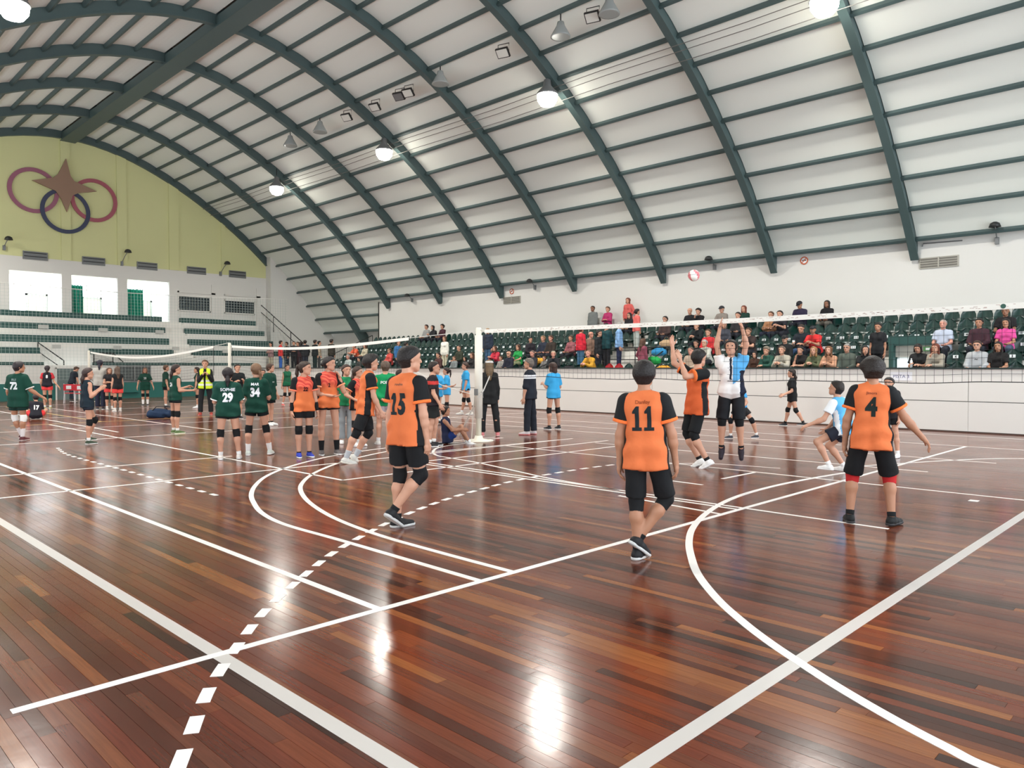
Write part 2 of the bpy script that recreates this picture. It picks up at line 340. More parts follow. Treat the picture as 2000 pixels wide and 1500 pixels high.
# far end wall: openings cut between piers
YF = 44.8
Z_SILL = 3.2; Z_WT = 6.55; Z_WB = 7.28
wx = [(onY(a, 540, YF)[0], onY(b, 540, YF)[0]) for a, b in ((18, 120), (139, 229), (248, 330))]
wx = [(wx[0][0] - 4.3 - 1.6, wx[0][0] - 1.3)] + wx
mb = MB(); xs = [-2.2] + [v for p in wx for v in p] + [23.3]
for a, b in zip(xs[0::2], xs[1::2]): mb.box(a, b, YF, YF + .25, -.2, Z_WT)
for a, b in wx: mb.box(a, b, YF, YF + .25, -.2, Z_SILL)
mb.box(-2.2, 23.3, YF, YF + .25, Z_WT, Z_WB)
wall_far = struct(mb.obj('wall_far', M_WALL), 'white band of the far end wall pierced by window openings')
def far_arc_poly(x0, x1, z0, off, n=40):
    pts = [(x, pz(x) + off) for x in np.linspace(x1, x0, n)]
    return [(x0, z0), (x1, z0)] + pts
poly = far_arc_poly(.2, 23.2, Z_WB, .9)
mb = MB(); n = len(poly); mb.add([(x, YF + .03, z) for x, z in poly] + [(x, YF + .25, z) for x, z in poly], [tuple(range(n)), tuple(range(n, 2 * n))[::-1]] + [(i, i + n, (i + 1) % n + n, (i + 1) % n) for i in range(n)])
wall_yellow = struct(mb.obj('wall_far', M_YELLOW), 'yellow painted gable of the far end wall with emblem')
for a, b in ((120, 139), (229, 248), (330, 349), (432, 440)):
    xa, xb = onY(a, 500, YF)[0], onY(b, 500, YF)[0]; zt = pz(xb) + .1
    MB().box(xa, xb, YF - .04, YF + .05, Z_WB, zt).obj('pilaster', M_YELLOW, wall_yellow)
for a, b in ((120, 139), (229, 248), (330, 349), (412, 438), (500, 519)):
    xa, xb = onY(a, 540, YF)[0], onY(b, 540, YF)[0]; MB().box(xa, xb, YF - .05, YF + .01, 3.2, Z_WT + .05).obj('pilaster', M_WALL, wall_far)
# white infill wall at the corner under the vault
poly = far_arc_poly(23.2, 27.95, -.2, .9, 14)
mb = MB(); n = len(poly); mb.add([(x, 44.2, z) for x, z in poly] + [(x, 45, z) for x, z in poly], [tuple(range(n)), tuple(range(n, 2 * n))[::-1]] + [(i, i + n, (i + 1) % n + n, (i + 1) % n) for i in range(n)])
struct(mb.obj('wall_far', M_WALL), 'white corner wall under the lower end of the vault')
# rooms behind the window openings
M_GLASSW = mat('window_frame_white', (235, 238, 240), .4)
mb = MB(); mb.box(-2.2, 23.3, 47.6, 47.75, 2.6, 3.6).box(-2.2, 23.3, 47.6, 47.75, 6.7, 6.9).box(-2.2, 23.3, 45.05, 47.75, Z_SILL - .2, Z_SILL)
for a, b in zip(wx, wx[1:]):
    c = (a[1] + b[0]) / 2; mb.box(c - .1, c + .1, 45.05, 47.6, Z_SILL, 6.75)
c = wx[-1][1] + .1; mb.box(c, c + .2, 45.05, 47.6, Z_SILL, 6.75)
gal = struct(mb.obj('window_gallery', M_WHITE), 'bright white gallery behind the far window openings')
for i, (a, b) in enumerate(wx):
    w = struct(empty('window_%d' % (i + 1), ((a + b) / 2, 47.6, 4.15)), 'bright gallery window in the far end wall')
    for k in range(4):
        x = (b - a) * (k / 3 - .5); MB().box(x - .03, x + .03, -.03, .03, -.55, 2.55).obj('mullion', M_GLASSW, w)
    for z in (-.52, 2.52): MB().box(-(b - a) / 2, (b - a) / 2, -.04, .04, z - .04, z + .04).obj('window_frame', M_GLASSW, w)
    d = struct(empty('door_%d' % (i + 1), (b - .5, 47.5, Z_SILL)), 'white gallery door standing beside the bright window')
    MB().box(-.45, .42, 0, .05, 0, 2.35).obj('door_leaf', M_WHITE, d)
    MB().box(-.55, -.45, -.03, .08, 0, 2.45).box(.42, .52, -.03, .08, 0, 2.45).box(-.55, .52, -.03, .08, 2.35, 2.45).obj('door_frame', mat('door_frame_grey', (200, 205, 208), .5), d)
    MB().box(.28, .32, -.09, -.01, 1.0, 1.25).obj('handle', M_GREY, d)
for k, (a, b) in enumerate(wx[2:]):
    t = onY((139, 240 + 8)[k], 560, 46)[0]; wd = (b - a) * (.33, .48)[k]; mb = MB(); N_ = 60; vs = []
    for q in range(N_ + 1):
        u = q / N_; y = .06 * math.sin(u * 52); fl = 1 + .06 * (u > .8); vs += [(u * wd + .06 * math.sin(u * 9), y, 2.6), (u * wd * 1.06, y * 1.6, .12)]
    mb.add(vs, [(2 * q, 2 * q + 1, 2 * q + 3, 2 * q + 2) for q in range(N_)])
    cu = tag(empty('curtain', (wx[2 + k][0] - .05, 45.4, Z_SILL + .25)), ('green pleated curtain hanging in the middle bright opening', 'green pleated curtain in the bright opening next to the dark windows')[k], 'curtain', 'green gallery curtains')
    mb.obj('fabric', mat('green_curtain', (34, 156, 130), .8), cu, True); MB().tube([(-.1, 0, 2.62), (wd + .25, 0, 2.62)], .015).obj('curtain_rail', M_GREY, cu)
# dark barred windows further right on the far wall
for i, (a, b, ya, yb, pa, pb) in enumerate(((349, 410, 578, 607, 347, 420), (440, 497, 587, 612, 440, 508))):
    A = onY(a, ya, YF - .1); B = onY(b, yb, YF - .1); w = struct(empty('window_%d' % (i + 5), (A[0], YF - .02, 0)), 'dark barred window in the white far wall')
    z0, z1 = onY(a, yb - 2, YF)[2], A[2]; wd = B[0] - A[0]
    MB().box(0, wd, -.01, .02, z0, z1).obj('pane', mat('dark_glass', (30, 40, 46), .15), w)
    mb = MB().box(-.06, 0, -.06, .02, z0 - .06, z1 + .06).box(wd, wd + .06, -.06, .02, z0 - .06, z1 + .06).box(-.06, wd + .06, -.06, .02, z1, z1 + .06).box(-.06, wd + .06, -.06, .02, z0 - .06, z0); mb.obj('window_frame', M_WALL, w)
    mb = MB()
    for k in range(1, 10): mb.box(wd * k / 10 - .012, wd * k / 10 + .012, -.04, -.02, z0, z1)
    for k in range(1, 5): mb.box(0, wd, -.04, -.02, z0 + (z1 - z0) * k / 5 - .012, z0 + (z1 - z0) * k / 5 + .012)
    mb.obj('window_bars', mat('pale_bars', (96, 108, 112), .6), w)
    MB().box(-.05, onY(pb, 560, YF)[0] - A[0], -.03, .0, 6.0, 6.1).obj('lintel', M_WALL, w)
# far wall vents, emblem
for a, b, y0, y1, vl in ((44, 93, 492, 503, 'over the first bright opening at left'), (160, 205, 503, 514, 'over the first green curtain'), (267, 307, 513, 523, 'over the second green curtain'), (365, 402, 523, 533, 'over the left dark window'), (447, 480, 531, 541, 'over the right dark window')):
    A = onY(a, y0, YF); B = onY(b, y1, YF); wd = B[0] - A[0]; h = .42
    v = tag(empty('wall_vent', (A[0], YF - .03, Z_WB - .12)), 'louvred vent grille ' + vl, 'vent', 'vents below the yellow gable')
    MB().box(0, wd, -.02, .02, 0, h).obj('frame', M_GREY, v)
    for k in range(4): MB().box(.05, wd - .05, -.05, -.02, .05 + .09 * k, .09 + .09 * k).obj('louvre', M_DARK if k % 2 else M_GREY, v)
def ring(name, px, r, col, dy):
    c = onY(*px, YF); mb = MB(); n = 40; vs = []; A = r - .1; B = r + .1
    for k in range(n):
        a = 2 * math.pi * k / n; cs, sn = math.cos(a), math.sin(a); vs += [(A * cs, 0, A * sn), (B * cs, 0, B * sn), (A * cs, -.04, A * sn), (B * cs, -.04, B * sn)]
    fs = []
    for k in range(n):
        a = 4 * k; b = 4 * ((k + 1) % n); fs += [(a + 2, a + 3, b + 3, b + 2), (a + 1, b + 1, b + 3, a + 3), (a, a + 2, b + 2, b)]
    mb.add(vs, fs); mb.obj(name, mat(name, col, .6), emblem, loc=(c[0], YF - .04 - dy, c[2]))
emblem = tag(empty('wall_emblem', (0, 0, 0)), 'emblem of three interlinked rings behind a four-pointed brown star', 'emblem')
ring('purple_ring', (65, 372), 1.06, (150, 92, 112), .0); ring('red_ring', (183, 392), 1.06, (160, 84, 96), .03); ring('blue_ring', (127, 413), 1.08, (56, 62, 88), .06)
c = onY(126, 362, YF); pts = [onY(*p, YF) - c for p in ((127, 311), (136, 345), (143, 355), (187, 375), (152, 378), (140, 383), (129, 415), (117, 388), (107, 374), (61, 353), (103, 348), (112, 340))]
n = len(pts); mb = MB().add([(p[0], 0, p[2]) for p in pts] + [(p[0], .1, p[2]) for p in pts], [tuple(range(n))[::-1], tuple(range(n, 2 * n))] + [(i, (i + 1) % n, (i + 1) % n + n, i + n) for i in range(n)])
star = mb.obj('star', mat('star_brown', (146, 116, 96), .6), emblem, loc=(c[0], YF - .2, c[2]))
# ================================================================ LONG GRANDSTAND ON THE RIGHT
def rowX(i): return 21.83 + .71 * i                          # seat-back position of row i
def rowZ(i): return .95 + .32 * i                            # footway level of row i
GAPS = [(6.05, 7.35), (14.9, 17.9)]                          # openings through the three lowest rows
def in_gap(y, i, pad=0): return i < 3 and any(a - pad < y < b + pad for n, (a, b) in enumerate(GAPS) if i > 0 or n == 0)
ends = [-5.0] + [v for g in GAPS for v in g] + [36.4]; ends0 = [-5.0, *GAPS[0], 36.4]
stand = struct(empty('grandstand_right', (21, 0, 0)), 'stepped pale concrete grandstand behind the white boards')
for i in range(6):
    x0 = 21.14 + (.76 + .71 * (i - 1) if i else 0); x1 = 21.14 + .76 + .71 * i if i < 5 else 26.0
    spans = list(zip(ends0[0::2], ends0[1::2])) if i == 0 else list(zip(ends[0::2], ends[1::2])) if i < 3 else [(-5, 36.4)]
    for a, b in spans: MB().box(x0, x1, a, b, -.2 if i < 3 else 2.2 if False else -.2, rowZ(i)).obj('step', M_CONC, stand).matrix_parent_inverse = Matrix.Translation((-21, 0, 0))
for a, b in GAPS:
    MB().box(21.14 if a < 10 else 21.9, 23.32, a, b, -.2, .95).obj('landing', M_CONC, stand).matrix_parent_inverse = Matrix.Translation((-21, 0, 0))
MB().box(21.05, 27.7, 36.4, 44.2, -.2, 1.45).obj('landing', M_CONC, stand).matrix_parent_inverse = Matrix.Translation((-21, 0, 0))
# passage near the right edge of the frame: green lintel, shutter and daylight door
a, b = GAPS[0]
MB().box(23.2, 23.29, a, b, 1.9, 2.23).obj('shutter', mat('roller_shutter', (196, 192, 184), .6, bump=.3, bscale=8), stand).matrix_parent_inverse = Matrix.Translation((-21, 0, 0))
MB().box(23.05, 23.45, a - .1, b + .1, 2.23, 2.5).obj('lintel', M_TIER, stand).matrix_parent_inverse = Matrix.Translation((-21, 0, 0))
for y in (a, b): MB().box(23.0, 23.3, y - .06, y + .06, .95, 2.3).obj('jamb', M_TIER, stand).matrix_parent_inverse = Matrix.Translation((-21, 0, 0))
d = struct(empty('door_9', (23.28, (a + b) / 2, .95)), 'bright glazed exit doorway in the grandstand passage')
MB().box(-.03, .0, -.6, .6, 0, .9).obj('glazing', mat('daylight_glazing', (225, 240, 250), .3, emit=1.6), d); MB().box(-.06, .0, -.62, -.56, 0, .95).box(-.06, 0, .56, .62, 0, .95).box(-.06, 0, -.03, .03, 0, .95).obj('door_frame', M_TIER, d)  # pane glows by emission in place of daylight coming from behind
ex = tag(empty('exit_sign', (23.03, 6.35, 2.12)), 'small green exit sign beside the grandstand passage', 'sign')
MB().box(-.02, .02, -.16, .16, -.06, .06).obj('panel', mat('exit_green', (70, 130, 70), .4), ex)
MB().add([(-.022, .1, -.03), (-.022, -.06, -.03), (-.022, -.06, -.05), (-.022, -.12, 0), (-.022, -.06, .05), (-.022, -.06, .03), (-.022, .1, .03)], [tuple(range(7))]).obj('arrow', M_PLATE, ex)
# ---- white board wall along the court
boards = struct(MB().box(21.0, 21.12, -5, 42.1, 0, 1.55).obj('wall_boards', mat('board_backing', (120, 118, 114), .8)), 'low white panelled wall between court and grandstand')
ys = [-5]; jn = onX(1892, 750, 21)[1]
ys = [jn - 3.1 * 3 - .0, jn - 6.2, jn - 3.1, jn] + [jn + 4.6 * k for k in range(1, 9)] + [42.1]
for a, b in zip(ys, ys[1:]):
    MB().box(20.97, 21.0, a + .006, b - .006, .775, 1.56).obj('board_panel', M_BOARD, boards)
for k in range(5):
    a, b = ys[0] + (42.1 - ys[0]) * k / 5, ys[0] + (42.1 - ys[0]) * (k + 1) / 5
    MB().box(20.97, 21.0, a + .003, b - .003, .035, .755).obj('board_panel', M_BOARD, boards)
MB().box(20.93, 21.14, -5, 42.1, 1.56, 1.6).obj('coping', mat('dark_green_cap', (34, 48, 46), .5), boards)
MB().box(20.955, 21.0, -5, 42.1, 0, .03).obj('kick_strip', mat('brown_strip', (74, 58, 50), .6), boards)
# paper sheet reading PISTA 3
pc = onX(1760, 735, 20.96); ps = tag(empty('paper_notice', (20.965, pc[1], pc[2])), 'white paper notice reading PISTA 3 taped to the boards', 'notice')
MB().box(-.004, .004, -.26, .26, -.11, .11).obj('paper', mat('paper', (236, 236, 240), .7), ps)
flat_text('lettering', 'PISTA 3', .085, mat('blue_marker', (70, 80, 130), .6), ps, (-.006, 0, .0), (0, -1, 0), (0, 0, 1))
# ---- seats
def seat_mesh(name, m):
    mb = MB(); nu, nv = 8, 9; vs = []
    for j in range(nv):
        t = j / (nv - 1)
        if t < .45:                                         # pan from the front lip back
            q = t / .45; y0, z0, w = -.38 + .36 * q, .42 - .03 * math.sin(q * 2.4), .208
        else:
            q = (t - .45) / .55; y0, z0 = -.02 + .07 * q, .42 + .38 * q; w = .208 * math.sqrt(max(.04, 1 - max(0, q - .35) ** 2 / .44))
        for i in range(nu + 1):
            u = i / nu * 2 - 1; c = .045 * u * u
            vs.append((u * w, y0 - (c if t >= .45 else 0), z0 + (c * .7 if t < .45 else 0)))
    fs = [(j * (nu + 1) + i, j * (nu + 1) + i + 1, (j + 1) * (nu + 1) + i + 1, (j + 1) * (nu + 1) + i) for j in range(nv - 1) for i in range(nu)]
    mb.add(vs, fs)
    mb.box(-.15, .15, -.3, -.02, .34, .39).box(-.04, .04, -.1, .06, .2, .36)
    return mb.mesh(name, m, True)
ME_SEAT = seat_mesh('seat_shell', M_SEAT); ME_RED = seat_mesh('seat_shell', M_SEATRED)
ME_PLATE = MB().box(-.065, .065, -.006, .0, -.042, .042).mesh('number_plate', M_PLATE)
_num = {}
def num_mesh(n):
    if n not in _num:
        V, F = text_mesh(str(n), .02); _num[n] = MB().add([(v[0] * .075, -.008, v[1] * .075) for v in V], F).mesh('number', M_INK)
    return _num[n]
SEAT_P = .428
# occupied places: (row, y) filled from the spectator table below so that nobody sits through a wrong chair
seats = []; STANDERS = [(onX(x, 690, X)[1], X) for x, X in ((1243, 24.2), (953, 22.6), (869, 22.6), (778, 22.4), (792, 22.2), (1715, 22.2), (1158, 25.7), (1187, 25.7), (1227, 25.7))]   # places where people stand instead of sitting
for i in range(6):
    ph = (.0, .2, .1, .28, .05, .15)[i]; k = 0; y = 4.1 + ph
    while y < 36.2:
        if not in_gap(y, i, .28) and not any(abs(y - q) < .33 and abs(rowX(i) - .15 - X) < .42 for q, X in STANDERS): seats.append((i, y, k))
        k += 1; y += SEAT_P
def seat_key(s):
    i, y, k = s; return (rowX(i)) ** 2 + y * y - (400 if i == 0 and False else 0)
seats.sort(key=lambda s: s[1])
row_words = ('front', 'second', 'third', 'fourth', 'fifth', 'top')
near = [s for s in seats if s[0] > 0 or True][:300]; rest = seats[300:]
red_y = [onX(x, 712, 21.75)[1] for x in (1180, 1207, 1238, 985)]
def ordinal(n): return '%d%s' % (n, 'th' if 10 <= n % 100 <= 20 else {1: 'st', 2: 'nd', 3: 'rd'}.get(n % 10, 'th'))
PLATED = (1, 2, 3); cnt = [0] * 6; redn = 0; SEATS_AT = {}
for (i, y, k) in near:
    red = i == 0 and any(abs(y - q) < .24 for q in red_y); cnt[i] += 1; redn += red
    lab = ('%s red bucket seat from the right in the front grandstand row' % ordinal(redn)) if red else '%s dark green bucket seat from the right in the %s grandstand row' % (ordinal(cnt[i]), row_words[i])
    s = tag(empty('stadium_seat', (rowX(i), y, rowZ(i)), -math.pi / 2), lab, 'seat', '%s seats in the %s grandstand row' % ('red' if red else 'green', row_words[i]))
    link('shell', ME_RED if red else ME_SEAT, s)
    if i in PLATED and not red:
        p = link('number_plate', ME_PLATE, s, (0, -.022, .62)); p.rotation_euler = (-.18, 0, 0)
        if y < 15: link('number', num_mesh(1 + k % 24), p)
mb = MB(); me0 = ME_SEAT; V0 = [tuple(v.co) for v in me0.vertices]; F0 = [tuple(p.vertices) for p in me0.polygons]
for (i, y, k) in rest:
    X, Z = rowX(i), rowZ(i)
    mb.add([(X + v[1], y - v[0], Z + v[2]) for v in V0], F0, 0)
    if i in PLATED: mb.box(X - .03, X - .024, y - .06, y + .06, Z + .58, Z + .66, 1)
o = mb.obj('distant_stadium_seats', [M_SEAT, M_PLATE], None, True); tag(o, 'rows of dark green plastic seats at the far end of the long grandstand', 'seats', None, 'stuff')
# ---- handrails in and around the grandstand
def railing(label, pts, posts, r=.022, m=None, low=True):
    o = tag(empty('handrail', tuple(pts[0])), label, 'railing', 'grandstand handrails'); b = np.array(pts[0], float)
    MB().tube([np.array(p) - b for p in pts], r).obj('top_rail', m or M_DARK, o, True)
    if low: MB().tube([np.array(p) - b - (0, 0, .45) for p in pts], r * .8).obj('middle_rail', m or M_DARK, o, True)
    for p in posts: MB().tube([np.array(p[:3]) - b, np.array(p[:3]) - b - (0, 0, p[3])], r * .9).obj('post', m or M_DARK, o, True)
ya, yb = GAPS[1]
railing('dark rail in front of the open landing where spectators stand', [(23.25, ya, 2.35), (23.25, yb + .9, 2.35)], [(23.25, ya, 2.35, .8), (23.25, yb + .9, 2.35, .8), (23.25, (ya + yb) / 2, 2.35, .8)])
railing('dark sloping stair rail on the right of the standing spectators', [(21.3, ya + .15, 1.45), (23.2, ya, 2.35)], [(21.3, ya + .15, 1.45, .5), (22.3, ya + .08, 1.92, .9)])
railing('dark sloping stair rail behind the spectator in green', [(21.3, yb + 1.6, 1.6), (23.2, yb + 1.0, 2.35)], [(21.3, yb + 1.6, 1.6, .6), (22.3, yb + 1.3, 1.95, .7)])
railing('dark stair rail climbing beside the last seats at the far corner', [(22.3, 36.9, 2.0), (25.8, 36.9, 3.5)], [(22.3, 36.9, 2.0, 1.0), (24.0, 36.9, 2.73, 1.8), (25.8, 36.9, 3.5, 2.5)])
# ---- fittings on the right wall
def wall_pt(x, y): return onX(x, y, XW)
for lab, x0, x1, y in (('small louvred vent high on the white wall near the net post', 984, 1017, 586), ('wide louvred vent high on the white wall at right', 1796, 1873, 512)):
    A, B = wall_pt(x0, y), wall_pt(x1, y); wd = abs(A[1] - B[1]); v = tag(empty('wall_vent', (XW - .01, (A[1] + B[1]) / 2, (A[2] + B[2]) / 2)), lab, 'vent')
    MB().box(-.03, .01, -wd / 2, wd / 2, -.17, .17).obj('frame', mat('beige_metal', (168, 164, 152), .6), v)
    for k in range(4): MB().box(-.05, -.03, -wd / 2 + .04, wd / 2 - .04, -.13 + .075 * k, -.09 + .075 * k).obj('louvre', mat('dark_beige', (110, 106, 98), .6), v)
    MB().box(-.055, -.03, -.02, .02, -.17, .17).obj('divider', mat('beige_metal', (168, 164, 152), .6), v)
for lab, x, y in (('round no-smoking sign on the white wall near the right arches', 1571, 509), ('round no-smoking sign above the small wall vent', 1000, 569)):
    c = wall_pt(x, y); s = tag(empty('no_smoking_sign', (XW - .01, c[1], c[2])), lab, 'sign'); mb = MB(); n = 24
    for r0, r1, mi, xx in ((0, .1, 0, -.012), (.1, .14, 1, -.016)):
        vs = []
        for k in range(n): a = 2 * math.pi * k / n; vs += [(xx, r0 * math.cos(a), r0 * math.sin(a)), (xx, r1 * math.cos(a), r1 * math.sin(a)), (.0, r1 * math.cos(a), r1 * math.sin(a))]
        mb.add(vs, [f for k in range(n) for f in ((3 * k, 3 * k + 1, 3 * ((k + 1) % n) + 1, 3 * ((k + 1) % n)), (3 * k + 1, 3 * k + 2, 3 * ((k + 1) % n) + 2, 3 * ((k + 1) % n) + 1))], mi)
    mb.obj('disc', [M_PLATE, mat('sign_orange', (190, 90, 50), .5)], s); MB().tube([(-.02, -.08, .08), (-.02, .08, -.08)], .014).obj('bar', mat('sign_orange', (190, 90, 50), .5), s); MB().box(-.02, -.014, -.07, .07, -.015, .015).obj('cigarette', M_INK, s)
def wall_flood(lab, base, arm_to, group='small floodlights on wall brackets', s=1.0):
    o = tag(empty('wall_floodlight', tuple(base)), lab, 'floodlight', group); e = np.array(arm_to, float) - np.array(base, float)
    MB().tube([(0, 0, 0), e * .5 + (0, 0, .05), e], .016 * s).obj('bracket_arm', M_GREY, o, True)
    MB().box(-.05 * s, .05 * s, -.05 * s, .05 * s, -.14 * s, .06 * s).obj('junction_box', M_GREY, o)
    MB().lathe([(.05 * s, .1 * s), (.12 * s, .06 * s), (.16 * s, -.05 * s), (.12 * s, -.06 * s), (.02, -.02)], e, 14).obj('lamp_head', M_DARK, o, True)
for lab, x, y, x2, y2 in (('small floodlight on a bracket high at the right edge', 1948, 468, 1943, 440), ('small floodlight on the wall above the jumping player', 1397, 520, 1384, 505), ('small floodlight on the wall near the small vent', 1046, 560, 1034, 549), ('small floodlight on the far part of the right wall', 806, 585, 795, 577)):
    A = wall_pt(x, y); B = onX(x2, y2, XW - .45); wall_flood(lab, A - (.05, 0, 0), B)
for lab, x, y, x2, y2 in (('small floodlight on the yellow gable left of the rings', 8, 482, 17, 466), ('small floodlight on the yellow gable right of the rings', 238, 513, 250, 491), ('small floodlight on the yellow gable beside the corner', 431, 533, 444, 514)):
    A = onY(x, y, YF - .06); B = onY(x2, y2, YF - .5); wall_flood(lab, A, B, 'small floodlights on the yellow gable', 1.2)
tag(MB().tube([wall_pt(1802, 482) - (.03, 0, 0), wall_pt(1804, 476) - (.03, 0, 0), wall_pt(1880, 470) - (.03, 0, 0)], .02).obj('cable_conduit', M_GREY), 'thin conduit on the white wall above the wide vent', 'conduit')

# ================================================================ FAR GRANDSTAND
fs = struct(empty('grandstand_far', (0, 42, 0)), 'far end grandstand with white and green painted tiers'); PI_F = Matrix.Translation((0, -42, 0))
def fpart(name, mb, m):
    o = mb.obj(name, m, fs); o.matrix_parent_inverse = PI_F; return o
AX0, AX1 = 16.6, 17.7
tiers = [(42.45, 1.87, 2.28, 2.59), (43.05, 2.59, 2.87, 3.23), (43.6, 3.23, 3.55, 3.87), (44.1, 3.87, 4.2, 4.5)]
VX0, VX1 = onY(83, 690, 42.3)[0], onY(182, 690, 42.3)[0]
rend = [23.0, 22.9, 22.6, 22.3]
for k, (y, a, b, c) in enumerate(tiers):
    spans = [(-2, AX0), (AX1, rend[k])]
    if k == 0: spans = [(-2, VX0), (VX1, AX0), (AX1, rend[k])]
    for x0, x1 in spans:
        fpart('tier_seat', MB().box(x0, x1, y, 44.78, a - .35, b), M_CONC)
        fpart('tier_back', MB().box(x0, x1, y + .3, 44.78, b, c), M_TIER)
    if k > 0 or True:
        for q in range(2): fpart('stair_step', MB().box(AX0, AX1, y + .3 * q, 44.78, a - .35, (b if q == 0 else (b + c) / 2) - .12), M_CONC)
fpart('front_wall', MB().box(-2, 21.0, 42.1, 42.45, .82, 1.72), M_WALL); fpart('green_dado', MB().box(-2, 21.0, 42.06, 42.45, 0, .82), M_DADO)
fpart('front_coping', MB().box(-2, VX0, 42.08, 42.5, 1.72, 1.87), M_TIER); fpart('front_coping', MB().box(VX1, 21.0, 42.08, 42.5, 1.72, 1.87), M_TIER)
fpart('passage_wall', MB().box(VX0, VX1, 43.0, 43.06, .8, 2.6), M_WALL)
for i, (a, b, y) in enumerate(((102, 119, 677), (222, 237, 679), (337, 350, 681), (75, 95, 638), (193, 210, 644), (304, 320, 648), (435, 452, 686))):
    A = onY(a, y, 42.43 if i in (0, 1, 2, 6) else 43.55); B = onY(b, y, 42.43 if i in (0, 1, 2, 6) else 43.55); fpart('sector_sign', MB().box(A[0], B[0], A[1] - .02, A[1] + .05, A[2] - .09, A[2] + .1), mat('sign_grey', (176, 176, 170), .6))
def frail(label, pts, posts): railing(label, pts, posts, .03, M_DARK)
frail('dark stair rail left of the white passage in the far grandstand', [(VX0 - .05, 42.9, 2.85), (VX0 + .9, 42.2, 1.95)], [(VX0 - .05, 42.9, 2.85, 1.1), (VX0 + .9, 42.2, 1.95, .6)])
frail('dark stair rail right of the white passage in the far grandstand', [(VX1, 42.2, 2.35), (VX1 + .9, 42.2, 2.35), (VX1 + 1.4, 42.2, 1.9)], [(VX1, 42.2, 2.35, .6), (VX1 + .9, 42.2, 2.35, .6)])
frail('dark stair rail climbing the right end of the far grandstand', [(22.5, 44.1, 5.5), (24.6, 42.2, 2.9)], [(23.05, 43.6, 4.82, 1.0), (23.85, 42.9, 3.83, 1.0), (24.6, 42.2, 2.9, .9)])
d = struct(empty('door_8', (onY(112, 786, 42)[0], 42.03, 0)), 'grey green door in the far grandstand front')
MB().box(0, .95, -.01, .03, .0, 1.55).obj('door_leaf', mat('grey_green_door', (96, 112, 110), .6), d); MB().box(.82, .88, -.05, -.01, .75, .85).obj('handle', M_GREY, d); MB().box(-.06, 0, -.03, .03, 0, 1.6).box(.95, 1.01, -.03, .03, 0, 1.6).box(-.06, 1.01, -.03, .03, 1.55, 1.61).obj('door_frame', M_WALL, d)
h = struct(empty('window_7', (onY(232, 720, 42)[0], 42.06, .8)), 'dark service hatch in the far grandstand front')
MB().box(0, 1.55, -.01, .04, .1, .85).obj('opening', mat('hatch_dark', (70, 78, 78), .5), h); MB().box(-.05, 0, -.05, .03, .05, .9).box(1.55, 1.6, -.05, .03, .05, .9).box(-.05, 1.6, -.05, .03, .85, .9).box(-.05, 1.6, -.1, .03, .05, .1).box(.75, .8, -.05, .03, .1, .85).obj('hatch_frame', M_GREY, h)
MB().box(-.1, 1.0, -.15, .02, -.5, .02).obj('hatch_shelf', M_DADO, h)
# protective net hung in front of the far grandstand
M_CORD = mat('net_cord', (150, 160, 156), .9); M_NETB = mat('black_net_cord', (34, 36, 36), .9)
mb = MB(); x = 4.0; zt = 5.75
while x < 23: mb.box(x - .0035, x + .0035, 41.8, 41.81, 1.0, zt - .25 * math.sin((x - 4) / 19 * math.pi)); x += .16
z = 1.0
while z < 5.5: mb.box(4, 23, 41.8, 41.81, z - .0035, z + .0035); z += .16
pn = tag(empty('protective_net', (0, 0, 0)), 'fine pale protective net hanging in front of the far grandstand', 'net'); o = mb.obj('net_mesh', mat('fine_net_cord', (176, 186, 180), .9), pn); o['kind'] = 'stuff'
MB().tube([(4 + 19 * k / 12, 41.8, zt - .25 * math.sin(k / 12 * math.pi)) for k in range(13)], .014).obj('head_rope', mat('rope_white', (220, 220, 214), .8), pn)

# ================================================================ VOLLEYBALL NETS
XN = 11.12
M_TAPE = mat('net_tape', (236, 234, 226), .6, var=.05, vscale=9); M_ROPE = mat('rope_white', (220, 220, 214), .8); M_POST = mat('post_cream', (228, 224, 208), .45)
def vnet(label, y0, y1, sag, ztop, wave, ads):
    o = tag(empty('volleyball_net', (XN, y0, 0)), label, 'net', 'volleyball nets'); L = y1 - y0; n = 40
    zf = lambda y: ztop - sag * math.sin(math.pi * y / L)
    zb = lambda y: zf(y) - 1.0 + wave * (math.sin(y * 2.3) * .5 + math.sin(y * 5.1 + 1) * .3)
    mb = MB(); vs = []
    for k in range(n + 1):
        y = L * k / n; vs += [(-.012, y, zf(y)), (-.012, y, zf(y) - .075), (.012, y, zf(y)), (.012, y, zf(y) - .075)]
    fs_ = []
    for k in range(n): a = 4 * k; b = a + 4; fs_ += [(a, a + 1, b + 1, b), (a + 2, b + 2, b + 3, a + 3), (a, b, b + 2, a + 2), (a + 1, a + 3, b + 3, b + 1)]
    mb.add(vs, fs_ + [(0, 2, 3, 1), (4 * n, 4 * n + 1, 4 * n + 3, 4 * n + 2)]); mb.obj('top_tape', M_TAPE, o)
    mb = MB(); y = .05
    while y < L: mb.tube([(0, y, zf(y) - .06), (0, y + .05 * wave * math.sin(y), (zf(y) + zb(y)) / 2), (0, y, zb(y))], .0022, 4, cap=False); y += .11
    for r in range(1, 9): mb.tube([(0, L * k / 30, zf(L * k / 30) - .06 + (zb(L * k / 30) - zf(L * k / 30) + .06) * r / 9) for k in range(31)], .0022, 4, cap=False)
    q = mb.obj('net_mesh', M_NETB, o); q['kind'] = 'stuff'
    MB().tube([(0, L * k / 80, zb(L * k / 80)) for k in range(81)], .006, 5).obj('bottom_cord', M_ROPE if wave > .03 else M_NETB, o)
    for y in (0, L): MB().box(-.006, .006, y - .006, y + .006, zb(y), zf(y)).obj('side_cord', M_NETB, o)
    return o, zf, L
